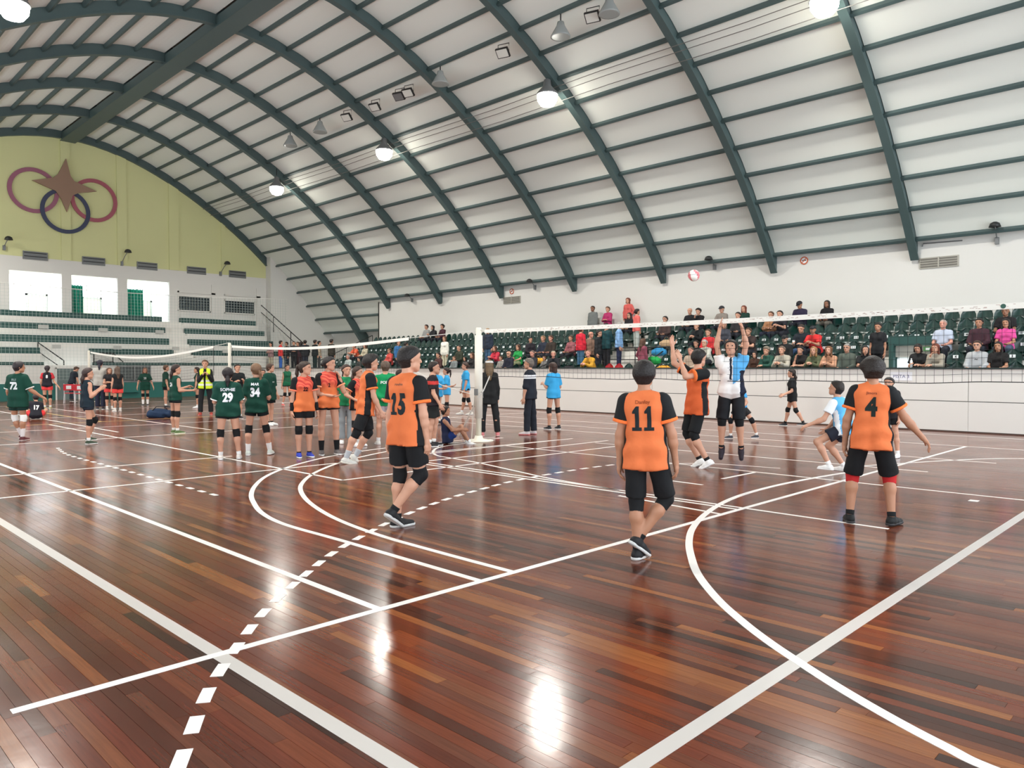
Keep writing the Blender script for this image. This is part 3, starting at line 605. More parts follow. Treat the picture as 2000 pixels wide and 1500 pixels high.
netA, zfA, LA = vnet('volleyball net in the foreground where two players jump', 1.2, 11.75, .03, 2.42, .02, True)
# red speckled advertising print along the front net tape
rng = random.Random(5); mb = MB()
for k in range(260):
    y = rng.uniform(.1, LA - .2); z = zfA(y) - rng.uniform(.015, .06); w = rng.uniform(.01, .05); mb.add([(-.0135, y, z), (-.0135, y + w, z), (-.0135, y + w, z + .006), (-.0135, y, z + .006)], [(0, 1, 2, 3)])
q = mb.obj('tape_print', mat('faded_print', (176, 150, 140), .7), netA); q['kind'] = 'stuff'
MB().lathe([(.03, -.012), (.03, .012)], (0, 0, 0), 16).obj('tape_badge', mat('badge_green', (40, 84, 72), .5), netA, loc=(-.005, onX(1960, 598, XN)[1] - 1.2, 2.375)).rotation_euler = (0, math.pi / 2, 0)
vnet('volleyball net of the middle court behind the orange players', 14.4, 23.8, .14, 2.33, .02, False)
vnet('volleyball net of the farthest court near the far grandstand', 25.2, 38.3, .3, 2.34, .02, False)
def npost(label, y, zt, r=.05, base=True):
    o = tag(empty('net_post', (XN, y, 0)), label, 'post', 'volleyball net posts')
    MB().lathe([(r, 0), (r, zt - .03), (r * .8, zt)], (0, 0, 0), 16).obj('pole', M_POST, o, True)
    if base:
        MB().lathe([(.32, 0), (.32, .02), (.1, .05), (.08, .12)], (0, 0, 0), 24).obj('base_plate', M_POST, o, True)
    MB().box(-.09, .09, -.05, .05, 1.0, 1.14).obj('winch', M_GREY, o); MB().tube([(0, -.06, 1.07), (0, -.14, 1.07), (0, -.14, .95)], .012).obj('crank', M_GREY, o)
    return o
pA = npost('cream padded net post with base plate beside the seated boy', 11.95, 2.47, .062)
MB().lathe([(.085, .5), (.085, 2.3)], (0, 0, 0), 16).obj('padding', mat('post_padding', (226, 222, 210), .7, bump=.4, bscale=9), pA, True)
npost('white net post between the middle and farthest courts', 24.0, 2.42); npost('thin white net post in front of the far grandstand', 38.6, 2.4); npost('cream net post at the near end of the front net', .95, 2.47, .062)
def rope(label, pts, r=.008):
    tag(MB().tube(pts, r, 6).obj('tension_rope', M_ROPE), label, 'rope', 'net tension ropes')
q = onZ(897, 852); rope('white strap from the cream post down to the floor', [(XN, 11.95, 1.0), tuple(q)], .018); q2 = onZ(921, 858); rope('thin rope running from the cream post to its base', [(XN - .03, 12.05, .98), tuple(q2)], .009)
rope('slack rope from the front net down to the cream post', [(XN, 11.75, 2.4), (XN, 11.9, 2.42)]); rope('looped rope hanging below the front net beside the cream post', [(XN, 11.6, 1.42), (XN - .05, 11.75, 1.1), (XN - .06, 11.9, .95), (XN, 11.95, 1.05)], .012)
rope('rope from the middle net up to the cream post', [(XN, 14.4, 2.31), (XN, 12.0, 2.4)]); rope('rope from the middle net across to its white post', [(XN, 23.8, 2.3), (XN, 24.0, 2.4)]); rope('rope from the farthest net to the white middle post', [(XN, 25.2, 2.33), (XN, 24.05, 2.42)])
rope('low rope from the middle net to the cream post', [(XN, 14.4, 1.6), (XN, 13.2, 1.2), (XN, 12.0, .98)])

# ================================================================ LAMPS AND CABLES UNDER THE ROOF
M_GLOW = mat('lamp_glow', (255, 252, 240), .5, emit=32)
lamp_words = {7.7: 'nearest', 16.97: 'second nearest', 26.2: 'third', 35.4: 'farthest'}
def hibay(x, y, z, label):
    o = tag(empty('high_bay_lamp', (x, y, z)), label, 'lamp', 'lit high bay lamps under the arches')
    MB().lathe([(.05, .55), (.12, .5), (.14, .3), (.34, .08), (.38, 0), (.35, 0)], (0, 0, 0), 20).obj('reflector', M_GREY, o, True)
    MB().lathe([(.05, -.4), (.22, -.34), (.33, -.18), (.35, -.0), (.2, .02)], (0, 0, 0), 20).obj('glowing_lens', M_GLOW, o, True)
    MB().tube([(0, 0, .5), (0, 0, .95)], .02).obj('hanger', M_DARK, o)
    L = bpy.data.lights.new('lamp_light', 'AREA'); L.shape = 'DISK'; L.size = .7; L.energy = LAMP_W; L.spread = math.radians(152); L.color = (1, .965, .9); lo = bpy.data.objects.new('lamp_light', L); COL.objects.link(lo); lo.parent = o; lo.location = (0, 0, -.45)
for y in (7.7, 16.97, 26.2, 35.4):
    hibay(18.95, y, 10.75, '%s lit lamp of the row over the long grandstand side' % lamp_words[y])
    hibay(4.65, y + 4.64, 10.45, '%s lit lamp of the row over the left side' % lamp_words[y])
for i, (px, py, w) in enumerate(((1190, 20, 'top middle of the frame'), (1095, 65, 'just above the bright second lamp'), (860, 158, 'middle of the vault'), (625, 253, 'left of the third lamp'), (567, 280, 'above the farthest lamp'))):
    for s in np.linspace(5, 70, 3000):
        p = CAM + ray(px, py) * s
        if p[2] > pz(p[0]) - .45: break
    o = tag(empty('unlit_bell_lamp', tuple(p)), 'unlit clear bell lamp hanging at the %s' % w, 'lamp', 'unlit bell lamps')
    MB().lathe([(.06, .36), (.1, .34), (.13, .22), (.3, -.08), (.31, -.12), (.26, -.12)], (0, 0, 0), 18).obj('bell', mat('clear_bell', (150, 154, 152), .25), o, True); MB().lathe([(.02, -.1), (.07, -.04), (.06, .1)], (0, 0, 0), 12).obj('bulb', mat('bulb_white', (235, 235, 230), .2), o, True); MB().tube([(0, 0, .35), (0, 0, .62)], .02).obj('hanger', M_DARK, o)
for i, (px, py, w) in enumerate(((1157, 33, 'beside the top unlit bell lamp'), (982, 103, 'left of the bright second lamp'), (797, 181, 'above the third lit lamp on the right'), (779, 188, 'tilted dark one above the third lit lamp'), (732, 209, 'above the third lit lamp on the left'), (677, 229, 'near the fourth unlit bell lamp'))):
    for s in np.linspace(5, 70, 3000):
        p = CAM + ray(px, py) * s
        if p[2] > pz(p[0]) - .4: break
    o = tag(empty('panel_floodlight', tuple(p), .3), 'small flat panel floodlight, ' + w, 'floodlight', 'panel floodlights on the purlin')
    dk = i == 3
    a = MB().box(-.16, .16, -.22, .22, -.04, .04).obj('housing', M_DARK, o); a.rotation_euler = (0, .75, 0)
    a = MB().box(-.13, .13, -.19, .19, -.055, -.04).obj('glass', M_GREY if dk else mat('panel_glass', (206, 206, 198), .3), o); a.rotation_euler = (0, .75, 0)
    MB().tube([(.05, -.2, 0), (.05, -.2, .3), (.05, .2, .3), (.05, .2, 0)], .015).obj('bracket', M_DARK, o)
for k, (dx, dz) in enumerate(((0, 0), (.22, .08), (.45, -.05))):
    xx = 19.15 + dx; tag(MB().tube([(xx, -5 + 4.97 * j, pz(xx) - .32 - .06 * (j % 2) + dz * .5) for j in range(11)], .012, 5).obj('roof_cable', mat('cable_grey', (110, 108, 104), .7)), ('thin grey cable strung under the vault, nearest the lamps', 'thin grey cable strung under the vault, middle of three', 'thin grey cable strung under the vault, nearest the wall')[k], 'cable', 'cables under the vault')
# ================================================================ FIGURES: one continuous body surface grown from a posed skeleton
def V3(*a): return np.array(a, float)
def unit(v): v = np.asarray(v, float); return v / (np.linalg.norm(v) + 1e-12)
def rcone(P, a, b, ra, rb):
    ba = b - a; L = ba @ ba; t = np.clip(((P - a) @ ba) / (L + 1e-12), 0, 1)
    return np.linalg.norm(P - a - t[..., None] * ba, axis=-1) - (ra + (rb - ra) * t)
def grow(prims, vox, k=.03, subs=(), wr=0, planes=()):
    """prims: (a, b, ra, rb[, flat_end, k]); subs: spheres to carve (c, r); planes: (point, normal) keep the side the normal points away from"""
    A = np.array([np.minimum(p[0], p[1]) - max(p[2], p[3]) for p in prims]).min(0) - 3 * vox
    B = np.array([np.maximum(p[0], p[1]) + max(p[2], p[3]) for p in prims]).max(0) + 3 * vox
    n = np.ceil((B - A) / vox).astype(int) + 1
    D = np.full(n, .2, np.float32)
    ax = [A[i] + vox * np.arange(n[i]) for i in range(3)]
    for p in prims:
        a, b, ra, rb = p[:4]; kk = p[5] if len(p) > 5 else k; pad = max(ra, rb) + kk + 2 * vox
        lo = np.maximum(0, np.floor((np.minimum(a, b) - pad - A) / vox).astype(int)); hi = np.minimum(n, np.ceil((np.maximum(a, b) + pad - A) / vox).astype(int) + 1)
        sl = tuple(slice(lo[i], hi[i]) for i in range(3))
        P = np.stack(np.meshgrid(ax[0][sl[0]], ax[1][sl[1]], ax[2][sl[2]], indexing='ij'), -1)
        d = rcone(P, a, b, ra, rb)
        if len(p) > 4 and p[4]:
            d = np.maximum(d, (P - b) @ unit(b - a))
        o = D[sl]; h = np.maximum(kk - np.abs(o - d), 0) / kk; D[sl] = np.minimum(o, d) - h * h * kk * .25
    P = None
    if wr or len(subs) or len(planes): P = np.stack(np.meshgrid(*ax, indexing='ij'), -1)
    if wr:
        x, y, z = P[..., 0], P[..., 1], P[..., 2]
        D = D + wr * (np.sin(23 * x + 9 * z + 2 * np.sin(13 * y)) * np.sin(19 * z + 7 * y + 1.7) + .6 * np.sin(41 * z + 17 * x + 11 * y))
    for c, r in subs:
        d = r - np.linalg.norm(P - c, axis=-1); h = np.maximum(.012 - np.abs(D - d), 0) / .012; D = np.maximum(D, d) + h * h * .012 * .25
    for pl in planes:
        D = np.maximum(D, (P - pl[0]) @ pl[1]) if len(pl) == 2 else np.maximum(D, np.minimum((P - pl[0]) @ pl[1], (P - pl[2]) @ pl[3]))
    return nets(D, A, vox)
def nets(D, A, vox):
    n = D.shape; S = D < 0
    c = S[:-1, :-1, :-1].astype(np.int8)
    cnt = np.zeros_like(c)
    for i in (0, 1):
        for j in (0, 1):
            for k in (0, 1): cnt += S[i:n[0] - 1 + i, j:n[1] - 1 + j, k:n[2] - 1 + k]
    act = (cnt > 0) & (cnt < 8); idx = -np.ones(act.shape, int); cells = np.argwhere(act); idx[act] = np.arange(len(cells))
    acc = np.zeros((len(cells), 3)); num = np.zeros(len(cells))
    corners = [(i, j, k) for i in (0, 1) for j in (0, 1) for k in (0, 1)]
    val = {q: D[cells[:, 0] + q[0], cells[:, 1] + q[1], cells[:, 2] + q[2]] for q in corners}
    for a in corners:
        for d in range(3):
            if a[d]: continue
            b = list(a); b[d] = 1; b = tuple(b); va, vb = val[a], val[b]; m = (va < 0) != (vb < 0)
            t = np.where(m, va / np.where(m, va - vb, 1), 0)
            p = np.array(a, float)[None].repeat(len(cells), 0); p[:, d] += t; acc[m] += p[m]; num[m] += 1
    V = A + vox * (cells + acc / np.maximum(num, 1)[:, None]); F = []
    for d in range(3):
        u, w = (d + 1) % 3, (d + 2) % 3
        s0 = [slice(None)] * 3; s1 = [slice(None)] * 3; s0[d] = slice(0, -1); s1[d] = slice(1, None)
        a, b = S[tuple(s0)], S[tuple(s1)]; e = np.argwhere(a != b); e = e[(e[:, u] > 0) & (e[:, w] > 0) & (e[:, u] < n[u] - 1) & (e[:, w] < n[w] - 1)]
        if not len(e): continue
        fl = a[e[:, 0], e[:, 1], e[:, 2]]
        def ci(du, dw):
            q = e.copy(); q[:, u] += du; q[:, w] += dw; return idx[q[:, 0], q[:, 1], q[:, 2]]
        q = np.stack([ci(-1, -1), ci(0, -1), ci(0, 0), ci(-1, 0)], 1); q[~fl] = q[~fl][:, ::-1]; F.append(q)
    return V, np.concatenate(F) if F else np.zeros((0, 4), int)
def grow_mesh(name, VF, mats, midx=None):
    V, F = VF if isinstance(VF, tuple) else (None, None)
    me = bpy.data.meshes.new(name); me.vertices.add(len(V)); me.vertices.foreach_set('co', V.astype(np.float32).ravel())
    me.loops.add(len(F) * 4); me.loops.foreach_set('vertex_index', F.astype(np.int32).ravel()); me.polygons.add(len(F)); me.polygons.foreach_set('loop_start', np.arange(0, len(F) * 4, 4, dtype=np.int32))
    me.polygons.foreach_set('use_smooth', np.ones(len(F), bool))
    for m in (mats if isinstance(mats, (list, tuple)) else [mats]): me.materials.append(m)
    if midx is not None: me.polygons.foreach_set('material_index', midx.astype(np.int32))
    me.update(calc_edges=True); return me
def join_vf(parts):
    V = []; F = []; n = 0
    for v, f in parts: V.append(v); F.append(f + n); n += len(v)
    return np.concatenate(V), np.concatenate(F)

def skin(rgb): return mat('skin', rgb, .55, bump=.02, bscale=60)
def cloth(name, rgb, rough=.8): return mat(name, rgb, rough, bump=.25, bscale=14, spec=.25)
def hairm(rgb): return mat('hair', rgb, .5, bump=.5, bscale=70, spec=.35)
LEN = dict(thigh=.43, shin=.415, ank=.085, torso=.495, neck=.175, sh=.166, hip=.088, ua=.295, fa=.25)
SKINS = {'fair': (198, 148, 122), 'tan': (172, 122, 94), 'brown': (136, 92, 68), 'rosy': (206, 146, 126)}

class Fig:                                                   # solves joints in a local frame whose origin is the reference point on the ground
    def __init__(s, H, basis, a=0, lean=(0, 0, 1), aL=None, aR=None, lL=None, lR=None, ha=None, hp=0, ht=0, lift=0, ref='mid', sa=None, fa=None, toe=(0, 0), fem=False, w=1.0, seat=None):
        r, f0, u = [np.array(v, float) for v in basis]; s.H = H; k = H / 1.735; s.k = k; s.w = w; s.fem = fem
        vv = lambda t: r * t[0] + f0 * t[1] + u * t[2]
        rad = math.radians
        F = f0 * math.cos(rad(a)) + r * math.sin(rad(a)); R = r * math.cos(rad(a)) - f0 * math.sin(rad(a)); s.F, s.R = F, R
        sa = a if sa is None else sa
        SF = f0 * math.cos(rad(sa)) + r * math.sin(rad(sa)); SR = r * math.cos(rad(sa)) - f0 * math.sin(rad(sa))
        U = unit(vv(lean)); s.U = U; s.CF = unit(SF - U * (SF @ U)); s.CR = np.cross(s.CF, U); s.SR = s.CR
        dn = (0, 0, -1)
        lL = lL or (dn, dn); lR = lR or (dn, dn)
        arm_d = lambda sg: (unit(V3(0, 0, -1) + .0 * R) * 1)
        P = np.zeros(3); s.P = P
        L = LEN
        hw = L['hip'] * k * (1.06 if fem else 1)
        s.hip = {'L': P - R * hw, 'R': P + R * hw}
        s.knee = {}; s.ank = {}; s.foot = {}; s.fdir = {}
        for q, spec in (('L', lL), ('R', lR)):
            s.knee[q] = s.hip[q] + unit(vv(spec[0])) * L['thigh'] * k; s.ank[q] = s.knee[q] + unit(vv(spec[1])) * L['shin'] * k
        faL, faR = (fa if fa is not None else (a - 8, a + 8))
        for q, ang, tp in (('L', faL, toe[0]), ('R', faR, toe[1])):
            fd = f0 * math.cos(rad(ang)) + r * math.sin(rad(ang)); s.fdir[q] = unit(fd * math.cos(rad(tp)) - u * math.sin(rad(tp)))
            s.foot[q] = (s.ank[q], s.fdir[q], unit(u * math.cos(rad(tp)) + fd * math.sin(rad(tp))))
        s.N = P + U * L['torso'] * k
        sw = L['sh'] * k * w * (.9 if fem else 1)
        s.sh = {'L': s.N - s.CR * sw - U * .055 * k, 'R': s.N + s.CR * sw - U * .055 * k}
        s.elb = {}; s.wri = {}; s.hdir = {}
        dflt = lambda sg: (vv((0, 0, -1)) + s.CR * sg * .16, vv((0, 0, -1)) + s.CR * sg * .05 + s.CF * .15)
        for q, spec, sg in (('L', aL, -1), ('R', aR, 1)):
            d1, d2 = (vv(spec[0]), vv(spec[1])) if spec else dflt(sg)
            s.elb[q] = s.sh[q] + unit(d1) * L['ua'] * k; s.wri[q] = s.elb[q] + unit(d2) * L['fa'] * k; s.hdir[q] = unit(vv(spec[2])) if spec and len(spec) > 2 else unit(d2)
        ha = sa if ha is None else ha
        HF = f0 * math.cos(rad(ha)) + r * math.sin(rad(ha)); HR = r * math.cos(rad(ha)) - f0 * math.sin(rad(ha))
        HU = unit(u * .7 + U * .3); s.HF = unit(HF * math.cos(rad(hp)) + HU * math.sin(rad(hp))); s.HR = HR; s.HU = unit(np.cross(s.HR, s.HF))
        s.Hc = s.N + (U * .5 + s.HU * .5) * L['neck'] * k + s.HF * .025 * k
        z = {q: min(s.ank[q][2] - L['ank'] * k, 9) for q in 'LR'}
        dz = lift - min(z.values()) if seat is None else seat - P[2]
        if ref == 'mid': g = (s.ank['L'] + s.ank['R']) / 2 if seat is None else P
        elif ref == 'P': g = P
        else: g = s.ank[ref]
        off = V3(-g[0], -g[1], dz)
        for dct in (s.hip, s.knee, s.ank, s.sh, s.elb, s.wri):
            for q in dct: dct[q] = dct[q] + off
        s.foot = {q: (s.ank[q], s.foot[q][1], s.foot[q][2]) for q in 'LR'}
        s.P = P + off; s.N = s.N + off; s.Hc = s.Hc + off
    def top(s): return s.Hc + V3(0, 0, .125 * s.k)
    # ---- primitives
    def torso(s, g=0, fl=0):
        k, P, U, R, CR, CF, N = s.k, s.P, s.U, s.R, s.CR, s.CF, s.N; w = s.w; out = []
        out.append((s.hip['L'] * .8 + s.hip['R'] * .2 + U * .03 * k, s.hip['R'] * .8 + s.hip['L'] * .2 + U * .03 * k, (.1 + g) * k * w, (.1 + g) * k * w))
        wr_, cr_ = (.082, .09) if s.fem else (.094, .1)
        for sg in (-1, 1):
            out.append((P + U * .08 * k + R * sg * .045 * k * w, P + U * .22 * k + CR * sg * .045 * k * w, (wr_ + g) * k * w, (wr_ + g) * k * w))
            out.append((P + U * .22 * k + CR * sg * .05 * k * w, P + U * .39 * k + CR * sg * .078 * k * w, (wr_ + g) * k * w, (cr_ + g * .8) * k))
            out.append((s.sh['L' if sg < 0 else 'R'] - CR * sg * .02 * k, N - U * .015 * k, (.056 + g * .7) * k, (.06 + g * .5) * k))
            if s.fem: out.append((P + U * .34 * k + CR * sg * .065 * k + CF * .06 * k, P + U * .345 * k + CR * sg * .065 * k + CF * .065 * k, (.06 + g * .8) * k, (.055 + g * .8) * k))
        return out
    def body_prims(s):
        k = s.k; out = s.torso(); L = out.append; f = s.fem
        L((s.N - s.U * .03 * k, s.Hc - s.HU * .06 * k - s.HF * .02 * k, .056 * k, .05 * k if not f else .046 * k))
        for q in 'LR':
            a = .92 if f else 1
            L((s.sh[q], s.elb[q], .05 * k * a, .037 * k * a)); m = s.elb[q] * .7 + s.wri[q] * .3
            L((s.elb[q], m, .038 * k * a, .038 * k * a)); L((m, s.wri[q], .038 * k * a, .025 * k * a))
            L((s.hip[q], s.knee[q], .088 * k * s.w, .053 * k)); c = s.knee[q] * .68 + s.ank[q] * .32; back = -unit(np.cross(s.R, unit(s.ank[q] - s.knee[q]))) * 1
            back = back if back @ s.F < 0 else -back
            L((s.knee[q], c + back * .012 * k, .05 * k, .054 * k)); L((c + back * .012 * k, s.ank[q], .054 * k, .034 * k))
            A, fd, fu = s.foot[q]; L((A - fu * .045 * k, A + fd * .13 * k - fu * .055 * k, .03 * k, .02 * k))
        return out
    def head_prims(s):
        k, c, f, r, u = s.k, s.Hc, s.HF, s.HR, s.HU; q = lambda x, y, z: c + (r * x + f * y + u * z) * k
        return [(q(0, -.012, .03), q(0, .012, .032), .086 * k, .084 * k), (q(0, .02, .02), q(0, .045, -.055), .07 * k, .05 * k), (q(0, .05, -.06), q(0, .062, -.088), .04 * k, .026 * k),
                (q(-.035, .02, -.06), q(0, .06, -.085), .034 * k, .026 * k), (q(.035, .02, -.06), q(0, .06, -.085), .034 * k, .026 * k),
                (q(0, .088, .02), q(0, .108, -.022), .01 * k, .014 * k, False, .015), (q(-.04, .07, .043), q(.04, .07, .043), .022 * k, .022 * k, False, .015), (q(-.018, .082, -.052), q(.018, .082, -.052), .013 * k, .013 * k, False, .012),
                (q(-.079, -.008, .02), q(-.082, -.006, -.018), .017 * k, .013 * k, False, .01), (q(.079, -.008, .02), q(.082, -.006, -.018), .017 * k, .013 * k, False, .01),
                (s.N, c - u * .05 * k - f * .02 * k, .056 * k, .05 * k)], [(q(-.033, .103, .018), .017 * k), (q(.033, .103, .018), .017 * k)]
    def hand_prims(s, q, curl):
        k = s.k * 1.0; w = s.wri[q]; d = s.hdir[q]; fo = unit(s.wri[q] - s.elb[q]); sg = -1 if q == 'L' else 1
        side = s.CF - d * (s.CF @ d)
        if np.linalg.norm(side) < .3: side = -s.U + d * (s.U @ d)
        side = unit(side); nrm = unit(np.cross(side, d)); inn = -s.CR * sg; nrm = nrm if nrm @ inn > 0 else -nrm   # side: thumb side; nrm: palm side
        out = [(w - fo * .05 * k, w, .029 * k, .025 * k), (w, w + d * .05 * k + side * .02 * k, .024 * k, .02 * k), (w, w + d * .05 * k - side * .02 * k, .022 * k, .018 * k),
               (w + d * .045 * k + side * .022 * k, w + d * .085 * k + side * .026 * k, .017 * k, .0135 * k), (w + d * .045 * k - side * .02 * k, w + d * .08 * k - side * .026 * k, .017 * k, .012 * k), (w + d * .05 * k, w + d * .088 * k, .016 * k, .013 * k)]
        for i, (o, ln) in enumerate(((.03, .072), (.0105, .08), (-.0095, .074), (-.029, .058))):
            b = w + d * (.086 - .006 * abs(i - 1)) * k + side * o * k; c1 = curl * (.9 + .1 * i); d1 = unit(d * math.cos(c1) + nrm * math.sin(c1) + side * o * 2.2); m = b + d1 * ln * .5 * k
            c2 = c1 * 2.1; d2 = unit(d * math.cos(c2) + nrm * math.sin(c2) + side * o * 2.2); out.append((b, m, .0095 * k, .0088 * k, False, .006)); out.append((m, m + d2 * ln * .55 * k, .0088 * k, .0072 * k, False, .006))
        t0 = w + d * .025 * k + side * .024 * k; t1 = t0 + unit(d * .75 + side * .75 + nrm * .3) * .045 * k; t2 = t1 + unit(d + side * .25 + nrm * .35) * .04 * k
        out += [(t0, t1, .014 * k, .011 * k, False, .01), (t1, t2, .0105 * k, .0085 * k, False, .006)]
        return out
    def body(s, vox, hv, curl=(.35, .35), head=True):
        parts = [grow(s.body_prims(), vox, .035)]
        hp, sb = s.head_prims(); parts.append(grow(hp, hv * 1.15, .022, sb))
        for q, c in zip('LR', curl): parts.append(grow(s.hand_prims(q, c), hv * .75, .012))
        return join_vf(parts)
    # ---- clothing
    def shirt(s, vox, hem=.10, sleeve=.62, loose=.022, flare=.02, wr=.003, sleeves=True):
        k = s.k; pr = s.torso(loose); w = s.w
        for sg in (-1, 1):
            b_ = .09 if s.fem else .098; pr.append((s.P + s.U * .2 * k + s.CR * sg * .05 * k * w, s.P + s.U * .02 * k + s.R * sg * .075 * k * w, (b_ + loose) * k * w, (b_ + .012 + loose) * k * w)); pr.append((s.P + s.U * .02 * k + s.R * sg * .075 * k * w, s.P - s.U * hem * k + s.R * sg * .08 * k * w, (b_ + .012 + loose) * k * w, (b_ + .014 + loose + flare) * k * w, True))
        if s.fem: pass
        if sleeves and sleeve > .05: pr += s.sleeve_prims(sleeve, loose)
        return grow(pr, vox, .03, wr=wr * s.k)
    def sleeve_prims(s, sleeve, loose, qs='LR'):
        k = s.k; pr = []
        for q in qs:
            if sleeve <= 1: pr.append((s.sh[q], s.sh[q] + (s.elb[q] - s.sh[q]) * sleeve, (.056 + loose * .9) * k, (.05 + loose * 1.1) * k, True))
            else:
                pr.append((s.sh[q], s.elb[q], (.056 + loose * .8) * k, (.045 + loose * .7) * k)); pr.append((s.elb[q], s.elb[q] + (s.wri[q] - s.elb[q]) * min(1, sleeve - 1), (.045 + loose * .7) * k, (.034 + loose * .5) * k, True))
        return pr
    def sleeve(s, q, vox, sleeve=.62, loose=.024, wr=.002): return grow(s.sleeve_prims(sleeve, loose, q), vox, .02, wr=wr)
    def cuff(s, q, vox, t, loose=.03, ln=.1):
        k = s.k; a = s.sh[q] + (s.elb[q] - s.sh[q]) * (t - ln); b = s.sh[q] + (s.elb[q] - s.sh[q]) * t; r = (.051 + loose) * k; d = unit(b - a)
        return grow([(a - d * r, b, r, r, True)], vox, .01, planes=[(a, -d)])
    def shorts(s, vox, ln=.42, loose=.02, top=.09, wr=.003, flare=.0):
        k = s.k; w = s.w; R = s.R; pr = [(s.hip['L'] * .75 + s.hip['R'] * .25 + s.U * .03 * k, s.hip['R'] * .75 + s.hip['L'] * .25 + s.U * .03 * k, (.101 + loose * .5) * k * w, (.101 + loose * .5) * k * w)]
        for q in 'LR':
            if ln <= 1: pr.append((s.hip[q], s.hip[q] + (s.knee[q] - s.hip[q]) * ln, (.09 + loose * .5) * k * w, (.09 - .032 * ln + loose * 1.2 + flare) * k * w, True))
            else:
                pr.append((s.hip[q], s.knee[q], (.09 + loose * .5) * k * w, (.06 + loose) * k)); pr.append((s.knee[q], s.knee[q] + (s.ank[q] - s.knee[q]) * min(1.1, ln - 1), (.06 + loose) * k, (.045 + loose + flare) * k, True))
        return grow(pr, vox, .03, wr=wr)
    def band(s, a, b, ra, rb, vox):                          # a sleeve-like band around a limb
        d = unit(b - a); return grow([(a - d * ra, b, ra, rb, True)], vox, .01, planes=[(a, -d)])
    def kneepad(s, q, vox):
        k = s.k; a = s.knee[q] + unit(s.hip[q] - s.knee[q]) * .075 * k; b = s.knee[q] + unit(s.ank[q] - s.knee[q]) * .085 * k; fr = s.F * .008 * k
        return grow([(a, s.knee[q] + fr, .064 * k, .066 * k), (s.knee[q] + fr, b, .066 * k, .061 * k)], vox, .015, planes=[(a, unit(a - s.knee[q])), (b, unit(b - s.knee[q]))])
    def sock(s, q, vox, t=.3):
        a = s.ank[q] + (s.knee[q] - s.ank[q]) * t; r = (.034 + .022 * min(1, t * 1.8)) * s.k
        return s.band(a, s.ank[q], r + .007, .04 * s.k, vox)
    def shoe(s, q, vox):
        A, fd, fu = s.foot[q]; k = s.k; sd = np.cross(fd, fu); bot = A - fu * LEN['ank'] * k
        pr = [(A - fd * .03 * k - fu * .045 * k, A + fd * .06 * k - fu * .05 * k, .04 * k, .042 * k), (A + fd * .06 * k - fu * .052 * k, A + fd * .155 * k - fu * .06 * k, .042 * k, .03 * k), (A - fu * .05 * k, A + fu * .005 * k, .044 * k, .042 * k, True)]
        up = grow(pr, vox, .02, planes=[(bot + fu * .016 * k, -fu)])
        so = grow([(A - fd * .03 * k - fu * .065 * k, A + fd * .06 * k - fu * .066 * k, .043 * k, .046 * k), (A + fd * .06 * k - fu * .066 * k, A + fd * .16 * k - fu * .066 * k, .046 * k, .034 * k)], vox, .01, planes=[(bot, -fu), (bot + fu * .026 * k, fu)])
        return up, so
    # ---- hair
    def hair(s, style, vox):
        k, c, f, r, u = s.k, s.Hc, s.HF, s.HR, s.HU; q = lambda x, y, z: c + (r * x + f * y + u * z) * k
        e = {'curly': .03, 'afro': .045, 'buzz': .004, 'cap': .014}.get(style, .013)
        pr = [(q(0, -.02, .033), q(0, .012, .038), (.088 + e) * k, (.084 + e) * k), (q(0, -.038, .0), q(0, -.034, -.04), (.068 + e) * k, (.056 + e * .6) * k)]
        pl = [(q(0, 0, .0125), unit(f * .6 - u * .8), q(0, -.03, 0), unit(f + u * .35)), (q(0, 0, -.085), -u)]
        if style == 'cap':
            pr = [(q(0, -.015, .04), q(0, .012, .042), .1 * k, .098 * k)]; pl = [(q(0, 0, .035), -u)]
            v1 = grow(pr, vox, .02, planes=pl); v2 = grow([(q(-.04, .09, .045), q(-.03, .17, .03), .03 * k, .026 * k), (q(.04, .09, .045), q(.03, .17, .03), .03 * k, .026 * k), (q(0, .1, .045), q(0, .185, .028), .03 * k, .026 * k)], vox, .02, planes=[(q(0, 0, .03), unit(-u - f * .12)), (q(0, 0, .052), unit(u + f * .12))])
            v3 = grow([(q(0, -.038, .03), q(0, -.034, -.04), .08 * k, .062 * k)], vox, .02, planes=[(q(0, -.03, 0), unit(f + u * .35)), (q(0, 0, -.085), -u)])
            return join_vf([v1, v2, v3])
        if style in ('fringe', 'long', 'bob', 'curlylong'): pl = [(q(0, .075, .055), unit(f * .9 - u * .42)), (q(0, 0, -.1), -u)]
        a = grow(pr, vox, .03, planes=pl, wr=.009 if style in ('curly', 'afro', 'curlylong') else .005 if style == 'fringe' else .003)
        ex = []
        if style == 'pony': ex = [(q(0, -.1, .05), q(0, -.135, .03), .026 * k, .03 * k), (q(0, -.135, .03), q(0, -.15, -.09), .032 * k, .03 * k), (q(0, -.15, -.09), q(0, -.135, -.21), .03 * k, .012 * k)]
        if style == 'lowpony': ex = [(q(0, -.09, -.03), q(0, -.11, -.12), .034 * k, .04 * k), (q(0, -.11, -.12), q(0, -.125, -.22), .042 * k, .018 * k)]
        if style == 'braid': ex = [(q(.02, -.09, .0), q(.05, -.115, -.07), .03 * k, .028 * k)] + [(q(.05, -.115, -.07 - .055 * i), q(.055 + .004 * i, -.12, -.1 - .055 * i), (.027 - .002 * i) * k, (.02 - .001 * i) * k) for i in range(6)]
        if style == 'bun': ex = [(q(0, -.1, .0), q(0, -.125, -.005), .035 * k, .038 * k)]
